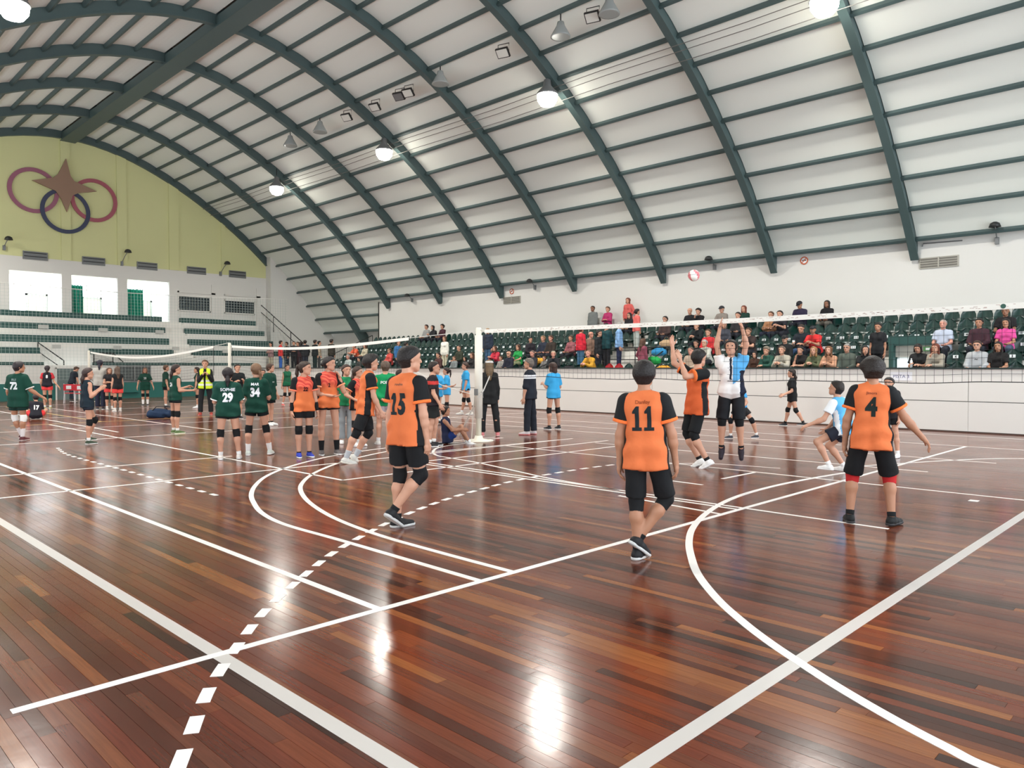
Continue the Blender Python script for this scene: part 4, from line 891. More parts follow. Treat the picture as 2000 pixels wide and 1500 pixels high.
        if style in ('long', 'curlylong'):
            ex = [(q(0, -.05, .0), q(0, -.085, -.16), .085 * k, .075 * k), (q(0, -.085, -.16), q(0, -.095, -.3), .075 * k, .05 * k)] + [(q(sg * .075, .0, .02), q(sg * .085, .0, -.16), .028 * k, .03 * k) for sg in (-1, 1)]
        if style == 'bob': ex = [(q(0, -.04, .0), q(0, -.055, -.1), .08 * k, .07 * k)] + [(q(sg * .075, .005, .02), q(sg * .085, .01, -.09), .028 * k, .032 * k) for sg in (-1, 1)]
        return join_vf([a, grow(ex, vox, .02, wr=.004 if style == 'curlylong' else .0015)]) if ex else a
    def eyes(s):
        k = s.k; return [s.Hc + (s.HR * sg * .033 + s.HF * .083 + s.HU * .019) * k for sg in (-1, 1)]
    def mouth(s): return s.Hc + (s.HF * .094 - s.HU * .052) * s.k
M_EYE = mat('eye_dark', (38, 28, 24), .3); M_LIP = mat('lip', (150, 82, 76), .5)
_uv = MB().lathe([(.3, -1), (.8, -.6), (1, 0), (.8, .6), (.3, 1)], (0, 0, 0), 8)
def blob(name, c, rx, m, parent, ax=None, stretch=1):
    return MB().add([(c[0] + v[0] * rx, c[1] + v[1] * rx, c[2] + v[2] * rx * stretch) for v in _uv.v], _uv.f).obj(name, m, parent, True)
ONE = [(-.22, .28), (-.02, .5), (.13, .5), (.13, -.36), (.26, -.36), (.26, -.5), (-.24, -.5), (-.24, -.36), (-.08, -.36), (-.08, .2), (-.22, .2)]
def block_mesh(s):                                           # numerals with slab-serif ones
    bm = bmesh.new(); x = 0
    for ch in s:
        if ch == '1':
            bm.faces.new([bm.verts.new((x + p[0], p[1], 0)) for p in ONE]); x += .62
        else:
            V, F = text_mesh(ch, .05); vs = [bm.verts.new((x + v[0] * .85, v[1], 0)) for v in V]
            for f in F:
                try: bm.faces.new([vs[i] for i in f])
                except ValueError: pass
            x += .68
    bmesh.ops.triangulate(bm, faces=bm.faces)
    for _ in range(4):
        es = [e for e in bm.edges if e.calc_length() > .12]
        if not es: break
        bmesh.ops.subdivide_edges(bm, edges=es, cuts=1); bmesh.ops.triangulate(bm, faces=bm.faces)
    bm.verts.index_update(); V = np.array([v.co[:2] for v in bm.verts]); F = [tuple(v.index for v in f.verts) for f in bm.faces]; bm.free()
    V -= (V.max(0) + V.min(0)) / 2; return V, F
def wrap_text(name, s, fig, VF, center_up, h, m, parent, front=False, wfac=1.0, thick=.03, shift=0, arc=0):
    V, F = block_mesh(s) if s in ('11', '15') else text_mesh(s, thick, .12); bv = BVHTree.FromPolygons([tuple(v) for v in VF[0]], [tuple(int(i) for i in f) for f in VF[1]])
    fw = fig.CF if not front else -fig.CF; x = fig.CR if not front else -fig.CR; O = fig.P + fig.U * center_up * fig.k + x * shift; pts = []
    for v in V:
        o = O + x * v[0] * h * wfac + fig.U * (v[1] * h + arc * v[0] ** 2 * h) - fw * .6
        hit = bv.ray_cast(Vector(o), Vector(fw), 1.2)
        pts.append(np.array(hit[0]) - fw * .0045 if hit[0] is not None else o + fw * .5)
    return MB().add(pts, F).obj(name, m, parent)
# ================================================================ PEOPLE ON THE COURT
BLACK = (24, 25, 27); WHITE = (236, 236, 234); ORANGE = (216, 114, 66); GREEN = (16, 62, 50); SKY = (58, 160, 214); NAVY = (26, 30, 48)
def stripes_mat():
    k = ('orange_red_stripes', 0)
    if k in MATS: return MATS[k]
    m = bpy.data.materials.new('orange_jersey_red_stripes'); m.use_nodes = True; nt = m.node_tree; b = nt.nodes['Principled BSDF']; N = nt.nodes.new; L = nt.links.new
    b.inputs['Roughness'].default_value = .8; tc = N('ShaderNodeTexCoord'); sp = N('ShaderNodeSeparateXYZ'); L(tc.outputs['Generated'], sp.inputs[0])
    w = N('ShaderNodeTexWave'); w.inputs['Scale'].default_value = 3.2; w.inputs['Distortion'].default_value = .8; w.bands_direction = 'DIAGONAL'; L(tc.outputs['Generated'], w.inputs[0])
    mx = N('ShaderNodeMix'); mx.data_type = 'RGBA'; mx.inputs['A'].default_value = (*srgb((186, 48, 44)), 1); mx.inputs['B'].default_value = (*srgb((222, 100, 72)), 1); L(w.outputs['Fac'], mx.inputs['Factor'])
    mr = N('ShaderNodeMapRange'); mr.inputs['From Min'].default_value = .5; mr.inputs['From Max'].default_value = .66; L(sp.outputs['Z'], mr.inputs['Value'])
    m2 = N('ShaderNodeMix'); m2.data_type = 'RGBA'; m2.inputs['A'].default_value = (*srgb((222, 116, 62)), 1); L(mx.outputs['Result'], m2.inputs['B']); L(mr.outputs[0], m2.inputs['Factor']); L(m2.outputs['Result'], b.inputs['Base Color'])
    MATS[k] = m; return m
def person(label, px, top, a=0, group=None, hair=('short', (34, 28, 26)), sk='fair', shirt=ORANGE, sleeve=.62, slv=None, cuff=None, side=None, hem=.1, loose=.02, flare=.01, stripes=False,
           shorts=BLACK, ln=.42, sflare=.01, pads=None, sock=(WHITE, .16), shoe=((30, 30, 32), WHITE), num=None, name=None, front=None, curl=(.4, .4), fem=False, w=.95, vest=False, argentina=False, collar=None, armsl=None, bands=None, seat=None, H=None, extra=None, **pose):
    G = onZ(*px); v = unit(V3(G[0], G[1], 0)); r = V3(v[1], -v[0], 0); basis = (r, v, V3(0, 0, 1)); dist = np.linalg.norm(G[:2])
    h = H or 1.7
    if H is None:
        for _ in range(4):
            g = Fig(h, basis, a=a, fem=fem, w=w, seat=seat, **pose); t = g.top() + G; y = proj(t)[1]; base = proj(G)[1]
            h = min(2.02, max(1.15, h * (base - top) / (base - y)))
    g = Fig(h, basis, a=a, fem=fem, w=w, seat=seat, **pose)
    vox = .0115 if dist < 9 else .014 if dist < 15 else .018 if dist < 24 else .022
    fv = min(.012, vox * .62)
    o = tag(empty('person', (float(G[0]), float(G[1]), 0)), label, 'person', group)
    P = lambda name_, vf, m, par=None, mi=None: link(name_, grow_mesh(name_, vf, m, mi), par or o)
    P('body', g.body(vox, fv, curl), skin(SKINS[sk]))
    # upper clothing
    slm = cloth('sleeve_cloth', slv) if slv else None
    S = g.shirt(vox, hem=hem, sleeve=sleeve, loose=loose, flare=flare, wr=.0065 if dist < 16 else .003, sleeves=not slv)
    mats = [stripes_mat() if stripes else cloth('jersey_cloth', shirt)]; mi = None
    C = S[0][S[1]].mean(1) - g.P; lat = C @ g.CR / g.k; fr = C @ g.CF / g.k; upz = C @ g.U / g.k
    if side:
        mats.append(cloth('side_cloth', side)); mi = ((np.abs(lat) > .112 + .0 * upz) & (np.abs(fr) < .05) & (upz < .33)).astype(int)
    if argentina:
        mats = [cloth('white_cloth', WHITE), cloth('sky_cloth', (92, 172, 226)), cloth('navy_cloth', NAVY)]; mi = np.zeros(len(C), int); mi[(lat < -.03) & (upz > .1 - lat * .8)] = 1; mi[(lat < -.13) & (upz < .33)] = 2; mi[(np.abs(lat) < .016) & (upz > .2)] = 2
    if bands:
        mats.append(cloth('band_cloth', bands[0])); mi = ((upz > bands[1]) & (upz < bands[2])).astype(int)
    sh = P('shirt', S, mats, None, mi)
    if slv and sleeve > 0:
        for q in 'LR':
            sl = P('sleeve', g.sleeve(q, vox * .9, sleeve, loose + .002), slm, sh)
            if cuff: P('cuff', g.cuff(q, vox * .7, sleeve + .01, loose + .012), cloth('cuff_cloth', cuff), sh)
    elif cuff and sleeve <= 1:
        for q in 'LR': P('cuff', g.cuff(q, vox * .7, sleeve + .01, loose + .008, .07), cloth('cuff_cloth', cuff), sh)
    if collar: P('collar', grow([(g.N + g.CR * .06 * g.k - g.U * .0 * g.k, g.N - g.CR * .06 * g.k, .055 * g.k, .055 * g.k), (g.N, g.N + g.U * .02, .067 * g.k, .062 * g.k)], vox * .7, .01, planes=[(g.N + g.U * .015, g.U)]), cloth('collar_cloth', collar), sh)
    if num: wrap_text('number', num[0], g, S, num[1] if len(num) > 3 else .3, num[2] if len(num) > 3 else .2, cloth('print', num[-1]), sh, wfac=.8, thick=.05)
    if name: wrap_text('name_print', name[0], g, S, name[1], name[2], cloth('print', name[-1]), sh, thick=.02, arc=-.02 if len(name) > 4 else 0)
    if front: wrap_text('number', front[0], g, S, front[1], front[2], cloth('print', front[-1]), sh, front=True, thick=.04, wfac=.85)
    if vest:
        VV = g.shirt(vox, hem=.1, sleeve=.12, loose=.034, flare=.01, wr=.002, sleeves=False); C2 = VV[0][VV[1]].mean(1) - g.P; l2 = C2 @ g.CR / g.k; f2 = C2 @ g.CF / g.k; u2 = C2 @ g.U / g.k
        keep = ~((f2 > 0) & (np.abs(l2) < .03 + .06 * np.clip(u2 - .25, 0, 1))); m2 = (((u2 > .0) & (u2 < .05)) | ((u2 > .12) & (u2 < .17)))[keep].astype(int)
        P('safety_vest', (VV[0], VV[1][keep]), [mat('hi_vis_yellow', (206, 232, 40), .7), mat('reflective_band', (226, 230, 214), .4)], None, m2)
    if armsl:
        for q in 'LR': P('arm_sleeve', g.band(g.elb[q] * .75 + g.wri[q] * .25, g.wri[q] * .98 + g.elb[q] * .02, .043 * g.k, .034 * g.k, fv), cloth('arm_sleeve_cloth', armsl), o)
    # lower clothing
    if shorts: P('shorts' if ln <= 1 else 'trousers', g.shorts(vox, ln, .02 if ln <= 1 else .016, flare=sflare, wr=.003), cloth('shorts_cloth', shorts))
    if pads:
        for q in 'LR': P('knee_pad', g.kneepad(q, vox * .75), cloth('knee_pad_cloth', pads))
    for q in 'LR':
        if sock and ln <= 1: P('sock', g.sock(q, fv, sock[1]), cloth('sock_cloth', sock[0]))
        up, so = g.shoe(q, fv); s_ = P('shoe', up, cloth('shoe_upper', shoe[0], .6)); P('sole', so, mat('shoe_sole', shoe[1], .6), s_)
    if hair: P('hair' if hair[0] != 'cap' else 'cap', g.hair(hair[0], vox * .7), hairm(hair[1]))
    # features that face us
    if g.HF @ v < .55:
        for e in g.eyes(): blob('eye', e, .011 * g.k, M_EYE, o)
        blob('mouth', g.mouth(), .011 * g.k, M_LIP, o)
    if extra: extra(o, g, P, vox)
    return o, g, S
TG = 'players of the dark green team'; TO = 'players of the orange team'; TB = 'players in sky blue'
og = dict(w=.9, shirt=ORANGE, slv=BLACK, cuff=(238, 120, 60), side=BLACK, hem=.14, loose=.026, shoe=((30, 30, 32), (200, 200, 198)), group=TO, sock=(BLACK, .12))
gg = dict(shirt=GREEN, shorts=(18, 24, 26), group=TG)
D = (0, 0, -1)
# --- foreground, from the left
person('orange jersey player with number 15 walking to the right, back turned', (772, 1032), 676, a=44, ha=72, lean=(.02, .03, 1), aL=((-.16, .0, -1), (-.06, .1, -1)), aR=((.14, -.12, -1), (.12, .12, -1)), lL=((.0, .12, -1), (-.06, -.1, -1)), lR=((.16, .16, -1), (-.62, -.1, -.8)), fa=(62, 50), toe=(0, 35), ref='mid', ln=.76, sflare=.02, pads=BLACK, num=('15', .25, .215, (30, 40, 44)), name=('rodrigo', .43, .035, (96, 74, 62)), hair=('short', (30, 25, 24)), **og)
person('orange jersey player with number 11 stepping away, dark cropped hair', (1245, 1092), 704, a=8, ha=5, lean=(-.03, .02, 1), aL=((-.2, .02, -1), (-.02, .1, -1)), aR=((.3, .02, -1), (.14, .12, -1)), lL=((.02, .06, -1), (.03, -.05, -1)), lR=((.22, .25, -1), (-.55, -.2, -.8)), fa=(30, 55), toe=(0, 35), ref='L', ln=.92, sflare=.015, pads=BLACK, num=('11', .3, .2, (26, 34, 38)), name=('Danfoy', .435, .04, (150, 74, 40)), hair=('short', (30, 25, 24)), sk='tan', **og)
person('orange jersey player with number 4 in a wide stance with red knee pads', (1700, 1024), 699, a=4, ha=350, lean=(.02, .1, 1), aL=((-.3, -.05, -1), (-.08, .05, -1)), aR=((.5, .1, -.85), (.62, .15, -.75)), lL=((-.2, .25, -1), (-.05, -.2, -1)), lR=((.2, .3, -1), (.06, -.25, -1)), fa=(345, 30), ln=.97, sflare=.02, pads=(176, 34, 36), num=('4', .29, .2, (26, 36, 34)), name=('Jimora', .425, .035, (128, 66, 44)), hair=('curly', (34, 27, 24)), sk='tan', **dict(og, shoe=((24, 25, 26), (40, 40, 42))))
person('orange player striding right with curly dark hair, seen from the side', (676, 906), 693, a=82, ha=80, lean=(.1, .02, 1), aL=((.25, .1, -1), (.3, .1, -.9)), aR=((.18, -.15, -1), (.42, .0, -.9)), lR=((-.36, -.05, -.9), (-.38, .0, -.95)), lL=((.12, .1, -1), (-.4, .1, -.75)), fa=(85, 82), toe=(50, 12), ref='R', ln=.88, sflare=.02, pads=BLACK, hair=('curly', (30, 25, 23)), **dict(og, shoe=((206, 204, 196), (216, 212, 200)), sock=((176, 180, 184), .3)))
person('orange player jumping at the net with both arms raised', (1374, 914), 683, a=50, ha=45, lean=(.02, .05, 1), aL=((-.5, .1, .35), (-.12, .1, 1)), aR=((-.35, -.2, -.05), (-.3, .1, .9)), lL=((-.2, .1, -1), (.42, -.05, -.85)), lR=((-.24, -.05, -1), (.46, .0, -.85)), fa=(300, 290), toe=(25, 30), lift=.03, ln=.93, pads=BLACK, curl=(.15, .15), hair=('short', (28, 24, 23)), **dict(og, shirt=(200, 90, 46), shoe=(WHITE, WHITE)))
person('jumping player in white and sky blue shirt blocking above the net', (1428, 908), 664, a=184, ha=190, hp=12, lean=(-.02, 0, 1), lift=.2, group=TB, argentina=True, shirt=WHITE, sleeve=.45, loose=.03, hem=.02, shorts=(30, 32, 36), ln=.95, sflare=.02, pads=(28, 28, 30), aR=((-.2, -.1, 1), (.18, -.1, 1)), aL=((.2, -.1, 1), (-.25, -.1, 1)), lL=((.06, 0, -1), (.08, .1, -1)), lR=((-.12, 0, -1), (-.02, .1, -1)), toe=(62, 55), curl=(.1, .1), hair=('fringe', (40, 32, 28)), shoe=((44, 36, 44), (60, 54, 60)), sock=(BLACK, .08))
person('player in sky blue crouching beside the number 4 player', (1634, 922), 744, a=300, ha=285, hp=12, group=TB, shirt=(96, 178, 228), slv=(236, 240, 244), sleeve=.6, side=(236, 240, 244), lean=(-.22, .02, 1), aL=((-.45, -.15, -.8), (-.8, -.1, -.35)), aR=((-.3, .1, -.9), (-.6, .1, -.7)), lL=((-.85, -.1, -.5), (.5, .0, -1)), lR=((-.6, .25, -.65), (.6, .15, -.85)), fa=(285, 290), ln=.55, sflare=.02, shorts=(34, 36, 48), shoe=(WHITE, WHITE), hair=('short', (40, 32, 28)))
person('player in sky blue crouching low behind the jumping blocker', (1452, 858), 738, a=240, group=TB, shirt=(70, 160, 218), sleeve=.62, lean=(-.05, -.15, 1), aL=((.3, -.2, -.9), (-.3, -.5, -.5)), aR=((-.2, -.3, -.9), (.2, -.4, .1)), lL=((.55, -.1, -.75), (.3, .1, -1)), lR=((-.45, -.1, -.8), (.0, .1, -1)), ln=.6, sflare=.02, shorts=(36, 34, 36), pads=(20, 22, 26), shoe=((60, 62, 70), WHITE), hair=('short', (32, 28, 26)))
person('player half hidden behind number 11 with dark hair and headband', (1262, 892), 733, a=250, shirt=(232, 118, 66), slv=BLACK, lean=(.05, .05, 1), lL=((.2, .0, -1), (.2, .1, -1)), lR=((-.2, .1, -1), (-.1, .1, -1)), shorts=BLACK, ln=.5, group=TO, hair=('short', (32, 28, 26)), fem=True, shoe=((40, 36, 34), WHITE))
person('player half hidden behind number 4 in black, red and white kit', (1738, 893), 737, a=200, shirt=(34, 32, 36), bands=((190, 60, 66), .1, .2), lL=((.12, 0, -1), (.1, 0, -1)), lR=((-.1, 0, -1), (0, 0, -1)), shorts=BLACK, ln=.5, hair=('short', (36, 30, 28)), shoe=(WHITE, WHITE))
person('woman in olive camouflage jacket near the boards behind number 4', (1655, 815), 712, a=185, fem=True, shirt=(98, 96, 66), sleeve=2, hem=.14, shorts=(60, 58, 48), ln=1.95, hair=('long', (92, 66, 46)), shoe=((60, 52, 44), (180, 170, 150)), aL=((.2, -.2, -.9), (-.6, -.3, .2)), aR=((-.2, -.2, -.9), (.6, -.3, .2)))
person('girl in black kit striding left along the white boards', (1551, 833), 721, a=275, ha=268, fem=True, shirt=(26, 27, 29), sleeve=.75, hem=.16, loose=.03, shorts=BLACK, ln=.4, aL=((.0, -.2, -1), (-.6, -.2, -.3)), aR=((-.1, .1, -1), (-.8, .1, -.4)), lL=((.28, -.1, -1), (.52, 0, -.9)), lR=((-.3, .1, -1), (-.2, 0, -1)), fa=(272, 272), pads=BLACK, sock=(BLACK, .14), shoe=((34, 36, 40), WHITE), hair=('lowpony', (40, 30, 26)))
# --- around the cream net post
person('girl in black with long brown hair and white headband by the net post', (957, 852), 703, a=352, fem=True, shirt=(30, 31, 32), sleeve=2, hem=.2, loose=.016, shorts=(32, 33, 35), ln=1.97, sflare=.008, lL=((-.12, 0, -1), (-.02, .05, -1)), lR=((.14, 0, -1), (.1, 0, -1)), hair=('long', (110, 90, 66)), shoe=((214, 130, 132), (230, 190, 186)), extra=lambda o, g, P, vox: P('headband', grow([(g.Hc + g.HU * .034 * g.k - g.HF * .022 * g.k, g.Hc + g.HU * .038 * g.k + g.HF * .014 * g.k, .107 * g.k, .103 * g.k)], vox * .6, .01, planes=[(g.Hc + g.HU * .06 * g.k, -g.HU), (g.Hc + g.HU * .098 * g.k, g.HU)]), cloth('headband_cloth', WHITE)))
person('man in dark navy tracksuit with white shoulder panel watching', (1036, 849), 700, a=285, ha=275, shirt=(34, 38, 48), sleeve=1.15, hem=.12, loose=.032, bands=((224, 226, 230), .345, .43), shorts=(34, 37, 46), ln=2.0, sflare=.014, aL=((-.2, -.1, -1), (-.15, 0, -1)), aR=((.1, .2, -1), (-.2, .2, -.9)), lL=((-.08, 0, -1), (-.02, 0, -1)), lR=((.1, 0, -1), (.06, 0, -1)), hair=('short', (110, 100, 92)), shoe=((206, 196, 196), (204, 120, 120)))
person('girl in sky blue shirt standing alone with folded arms, back turned', (1082, 839), 708, a=318, ha=300, fem=True, group=TB, shirt=SKY, sleeve=.8, loose=.026, hem=.12, ln=.3, shorts=BLACK, aL=((-.25, .1, -.95), (-.3, .7, .3)), aR=((.2, .25, -.95), (-.6, .6, .2)), pads=BLACK, lL=((-.1, 0, -1), (.0, 0, -1)), lR=((.1, 0, -1), (.06, 0, -1)), shoe=((40, 42, 46), WHITE), hair=('bob', (64, 44, 36)), sock=(BLACK, .08))
person('girl in sky blue walking left of the net post with arms down', (911, 810), 708, a=262, ha=262, fem=True, group=TB, shirt=SKY, sleeve=.75, loose=.026, hem=.12, ln=.28, shorts=BLACK, aL=((-.05, -.1, -1), (-.25, -.1, -1)), aR=((-.3, .1, -1), (-.2, .1, -1)), lL=((.16, -.05, -1), (.22, .05, -1)), lR=((-.12, .05, -1), (-.2, .05, -1)), pads=BLACK, shoe=((226, 222, 210), WHITE), hair=('bun', (60, 42, 34)))
person('girl in sky blue with folded arms facing left', (873, 818), 718, a=272, ha=272, fem=True, group=TB, shirt=SKY, sleeve=.75, loose=.026, hem=.12, ln=.28, shorts=BLACK, aL=((-.1, -.2, -.95), (-.7, -.2, .1)), aR=((-.2, .2, -.9), (-.6, -.2, .2)), pads=BLACK, shoe=(WHITE, WHITE), hair=('pony', (46, 32, 28)))
person('girl in sky blue reaching towards another girl in sky blue', (853, 828), 715, a=140, ha=150, fem=True, group=TB, shirt=SKY, sleeve=.75, loose=.026, hem=.12, ln=.3, shorts=BLACK, aL=((.3, -.1, -.9), (.7, -.2, .1)), aR=((.1, -.2, -.9), (.7, -.2, -.1)), pads=BLACK, shoe=((40, 42, 44), WHITE), hair=('lowpony', (70, 46, 36)))
person('player in black and red jersey passing behind number 15', (843, 872), 706, a=95, shirt=(40, 34, 38), bands=((196, 60, 56), .33, .4), sleeve=.7, shorts=(34, 36, 36), ln=.8, sflare=.02, aR=((.1, -.2, -1), (.4, -.2, -.7)), lL=((.12, 0, -1), (-.1, 0, -1)), lR=((-.05, 0, -1), (-.1, 0, -1)), hair=('short', (40, 32, 28)), shoe=((40, 40, 42), WHITE))
# --- seated boy hugging his knees
person('boy in navy sleeveless shirt sitting on the floor hugging his knees', (874, 866), 803, a=95, ha=110, seat=.11, ref='P', H=1.5, shirt=(28, 34, 60), sleeve=.0, lean=(-.12, 0, 1), lL=((.75, .1, .62), (.35, .0, -.95)), lR=((.7, -.1, .55), (.5, 0, -.85)), aL=((.45, .1, -.6), (.95, -.1, -.05)), aR=((.5, -.2, -.6), (.95, .15, .05)), shorts=(30, 52, 112), ln=.5, sflare=.02, fa=(95, 95), shoe=(WHITE, WHITE), hair=('fringe', (34, 27, 24)), sk='tan')
# --- middle group
person('girl in orange jersey number 22 with black arm sleeves and ponytail', (594, 893), 706, a=165, ha=108, fem=True, stripes=True, slv=BLACK, cuff=(236, 130, 100), side=BLACK, hem=.1, loose=.024, sleeve=.6, ln=.5, sflare=.012, armsl=BLACK, aL=((.2, -.02, -1), (.16, -.1, -1)), aR=((-.2, 0, -1), (-.04, -.1, -1)), pads=BLACK, front=('22', .3, .075, (44, 20, 22)), sock=(BLACK, .06), shoe=((44, 62, 170), WHITE), hair=('pony', (54, 40, 32)), group=TO)
person('girl in orange jersey number 2 holding a hand to her mouth', (643, 888), 697, a=168, ha=115, fem=True, stripes=True, slv=BLACK, cuff=(236, 160, 120), side=BLACK, hem=.1, loose=.024, sleeve=.62, ln=.3, aR=((-.12, -.12, -1), (.95, -.3, -.15)), aL=((.42, -.1, -.8), (-.3, -.15, 1)), front=('2', .3, .07, (44, 20, 22)), sock=(BLACK, .42), shoe=((96, 90, 90), WHITE), hair=('bun', (30, 24, 24)), group=TO, lL=((.1, 0, -1), (.03, 0, -1)), lR=((-.06, 0, -1), (.0, 0, -1)))
person('girl in orange jersey with hand on hip half hidden by the striding player', (697, 872), 716, a=120, ha=105, fem=True, stripes=True, slv=BLACK, cuff=(236, 140, 100), side=BLACK, sleeve=.62, ln=.34, hem=.12, aR=((-.5, -.1, -.8), (.75, -.2, -.4)), aL=((.3, .1, -1), (.3, 0, -1)), pads=BLACK, hair=('lowpony', (62, 46, 38)), group=TO, shoe=(WHITE, WHITE))
person('girl in green shirt and grey trousers behind the girl with hand on hip', (676, 866), 712, a=170, ha=150, fem=True, shirt=(34, 130, 84), sleeve=.7, shorts=(150, 160, 164), ln=1.95, hair=('lowpony', (60, 42, 36)), shoe=(WHITE, WHITE))
person('coach in bright green long sleeved top with hands behind the back', (754, 868), 705, a=350, ha=352, shirt=(16, 138, 82), sleeve=2, hem=.12, loose=.03, shorts=(190, 178, 184), ln=.85, sflare=.02, aL=((-.25, -.1, -1), (.45, -.4, -.4)), aR=((.25, -.1, -1), (-.5, -.4, -.35)), hair=('short', (90, 74, 62)), shoe=((224, 222, 214), WHITE), lL=((-.1, .0, -1), (-.05, 0, -1)), lR=((.1, .08, -1), (.08, 0, -1)), name=('PORTE', .355, .06, WHITE))
person('girl in red and orange jersey peeking out beside number 15', (781, 862), 722, a=150, ha=120, fem=True, stripes=True, slv=BLACK, cuff=(230, 110, 80), sleeve=.6, ln=.4, hair=('lowpony', (44, 32, 28)), group=TO, shoe=(WHITE, WHITE))
person('girl in dark green jersey reading SOPHIE 29, back turned', (449, 897), 718, a=2, fem=True, w=1.06, sleeve=.9, cuff=WHITE, hem=.12, loose=.026, ln=.36, aL=((-.28, .12, -1), (.1, .9, .1)), aR=((.26, .12, -1), (-.1, .9, .1)), lL=((-.1, 0, -1), (.0, 0, -1)), lR=((.12, 0, -1), (.1, 0, -1)), pads=BLACK, num=('29', .24, .17, (228, 230, 236)), name=('SOPHIE', .385, .055, (228, 230, 236)), hair=('lowpony', (34, 28, 30)), shoe=((224, 216, 208), WHITE), **gg)
person('girl in dark green jersey number 34 with a long braid', (506, 889), 710, a=12, ha=345, fem=True, sleeve=.85, collar=WHITE, hem=.12, loose=.026, ln=.42, aL=((-.3, .1, -1), (-.2, .7, .2)), aR=((.3, .15, -1), (-.2, .9, .0)), lL=((-.12, 0, -1), (-.03, 0, -1)), lR=((.18, .02, -1), (.16, .05, -1)), pads=BLACK, num=('34', .26, .17, (228, 230, 236)), name=('MAR', .41, .05, (228, 230, 236)), hair=('braid', (112, 84, 62)), shoe=((206, 214, 206), WHITE), sock=(WHITE, .34), **gg)
person('boy in long dark green shirt with white collar and white shoes', (527, 831), 710, a=125, ha=110, sleeve=.95, hem=.22, loose=.032, collar=WHITE, ln=.7, sflare=.02, aL=((.1, -.1, -1), (.3, -.2, -.8)), aR=((-.15, -.1, -1), (.2, -.3, -.8)), hair=('fringe', (72, 52, 40)), shoe=(WHITE, WHITE), sock=(BLACK, .1), front=('SPORT', .28, .03, (190, 200, 196)), **gg)
person('boy in black shirt clapping behind the number 29 girl', (464, 818), 711, a=165, shirt=(30, 34, 36), sleeve=.6, shorts=BLACK, ln=.6, aL=((.2, -.3, -.8), (-.1, -.6, .3)), aR=((-.1, -.3, -.9), (.5, -.6, .3)), hair=('short', (40, 32, 28)))
person('girl in dark kit just behind the number 34 girl', (514, 806), 722, a=180, fem=True, shirt=(40, 60, 52), sleeve=.5, shorts=BLACK, ln=.4, hair=('short', (50, 38, 32)))
person('girl in green tank top walking in front of the far boards', (560, 793), 712, a=150, fem=True, shirt=(26, 96, 66), sleeve=0, hem=.08, ln=.25, shorts=(40, 44, 46), pads=BLACK, aL=((.2, 0, -1), (.2, 0, -1)), aR=((-.2, 0, -1), (-.1, 0, -1)), lL=((.06, 0, -1), (.08, 0, -1)), lR=((-.02, 0, -1), (-.2, .1, -.9)), hair=('lowpony', (50, 36, 32)), shoe=((220, 110, 104), (236, 190, 180)), group=TG)
person('woman in yellow high visibility vest with clasped hands', (402, 811), 703, a=188, fem=True, vest=True, shirt=(30, 32, 34), sleeve=2, shorts=(34, 36, 38), ln=1.95, sflare=.012, aL=((.16, -.2, -.9), (-.5, -.5, .75)), aR=((-.16, -.2, -.9), (.5, -.5, .75)), lL=((.1, 0, -1), (.06, 0, -1)), lR=((-.1, 0, -1), (-.04, 0, -1)), hair=('short', (96, 66, 48)), shoe=((176, 70, 62), (214, 150, 140)))
# --- left group
person('girl in dark green tank number 24 clapping, facing right', (343, 847), 712, a=62, ha=85, fem=True, sleeve=0, hem=.1, loose=.016, ln=.36, aL=((.3, .1, -.9), (.9, .1, .25)), aR=((.12, -.15, -1), (.9, .1, .0)), pads=BLACK, num=('24', .3, .1, (210, 216, 216)), hair=('lowpony', (48, 34, 30)), shoe=((86, 108, 66), (226, 226, 200)), **gg)
person('girl in dark green tank top facing left beside the vest woman', (386, 797), 717, a=275, fem=True, sleeve=0, hem=.1, ln=.3, pads=BLACK, hair=('lowpony', (44, 32, 28)), shoe=(WHITE, WHITE), aL=((-.1, -.1, -1), (-.2, -.1, -1)), **gg)
person('boy in dark green shirt standing in profile near the far net', (324, 796), 713, a=85, sleeve=.75, ln=.5, sflare=.02, aR=((.05, -.1, -1), (.2, -.1, -1)), hair=('short', (92, 66, 48)), shoe=((50, 50, 54), (120, 120, 120)), **gg)
person('girl in green jersey number 28 facing us beside the green dado', (284, 793), 718, a=182, fem=True, sleeve=.8, hem=.22, loose=.03, ln=.42, front=('28', .32, .09, (200, 212, 210)), aL=((.35, -.1, -.9), (.3, -.1, -.9)), aR=((-.4, -.1, -.85), (-.2, -.1, -1)), pads=BLACK, sock=(WHITE, .5), hair=('long', (110, 74, 54)), shoe=((50, 46, 48), WHITE), **gg)
person('girl with curly hair in black top and red shorts, back turned', (230, 804), 716, a=340, fem=True, shirt=(32, 34, 36), sleeve=.2, hem=.06, shorts=(226, 70, 66), ln=.5, sflare=.02, pads=BLACK, hair=('curlylong', (92, 74, 62)), shoe=((214, 206, 196), WHITE), group='girls in black tops and red shorts')
person('girl in black top and red shorts facing us with folded arms', (214, 800), 718, a=165, fem=True, shirt=(40, 38, 42), sleeve=.4, hem=.06, shorts=(220, 66, 66), ln=.5, sflare=.02, pads=BLACK, aL=((.2, -.2, -.9), (-.7, -.3, .15)), aR=((-.2, -.2, -.9), (.7, -.3, .1)), hair=('curlylong', (96, 66, 52)), shoe=((206, 196, 186), WHITE), group='girls in black tops and red shorts')
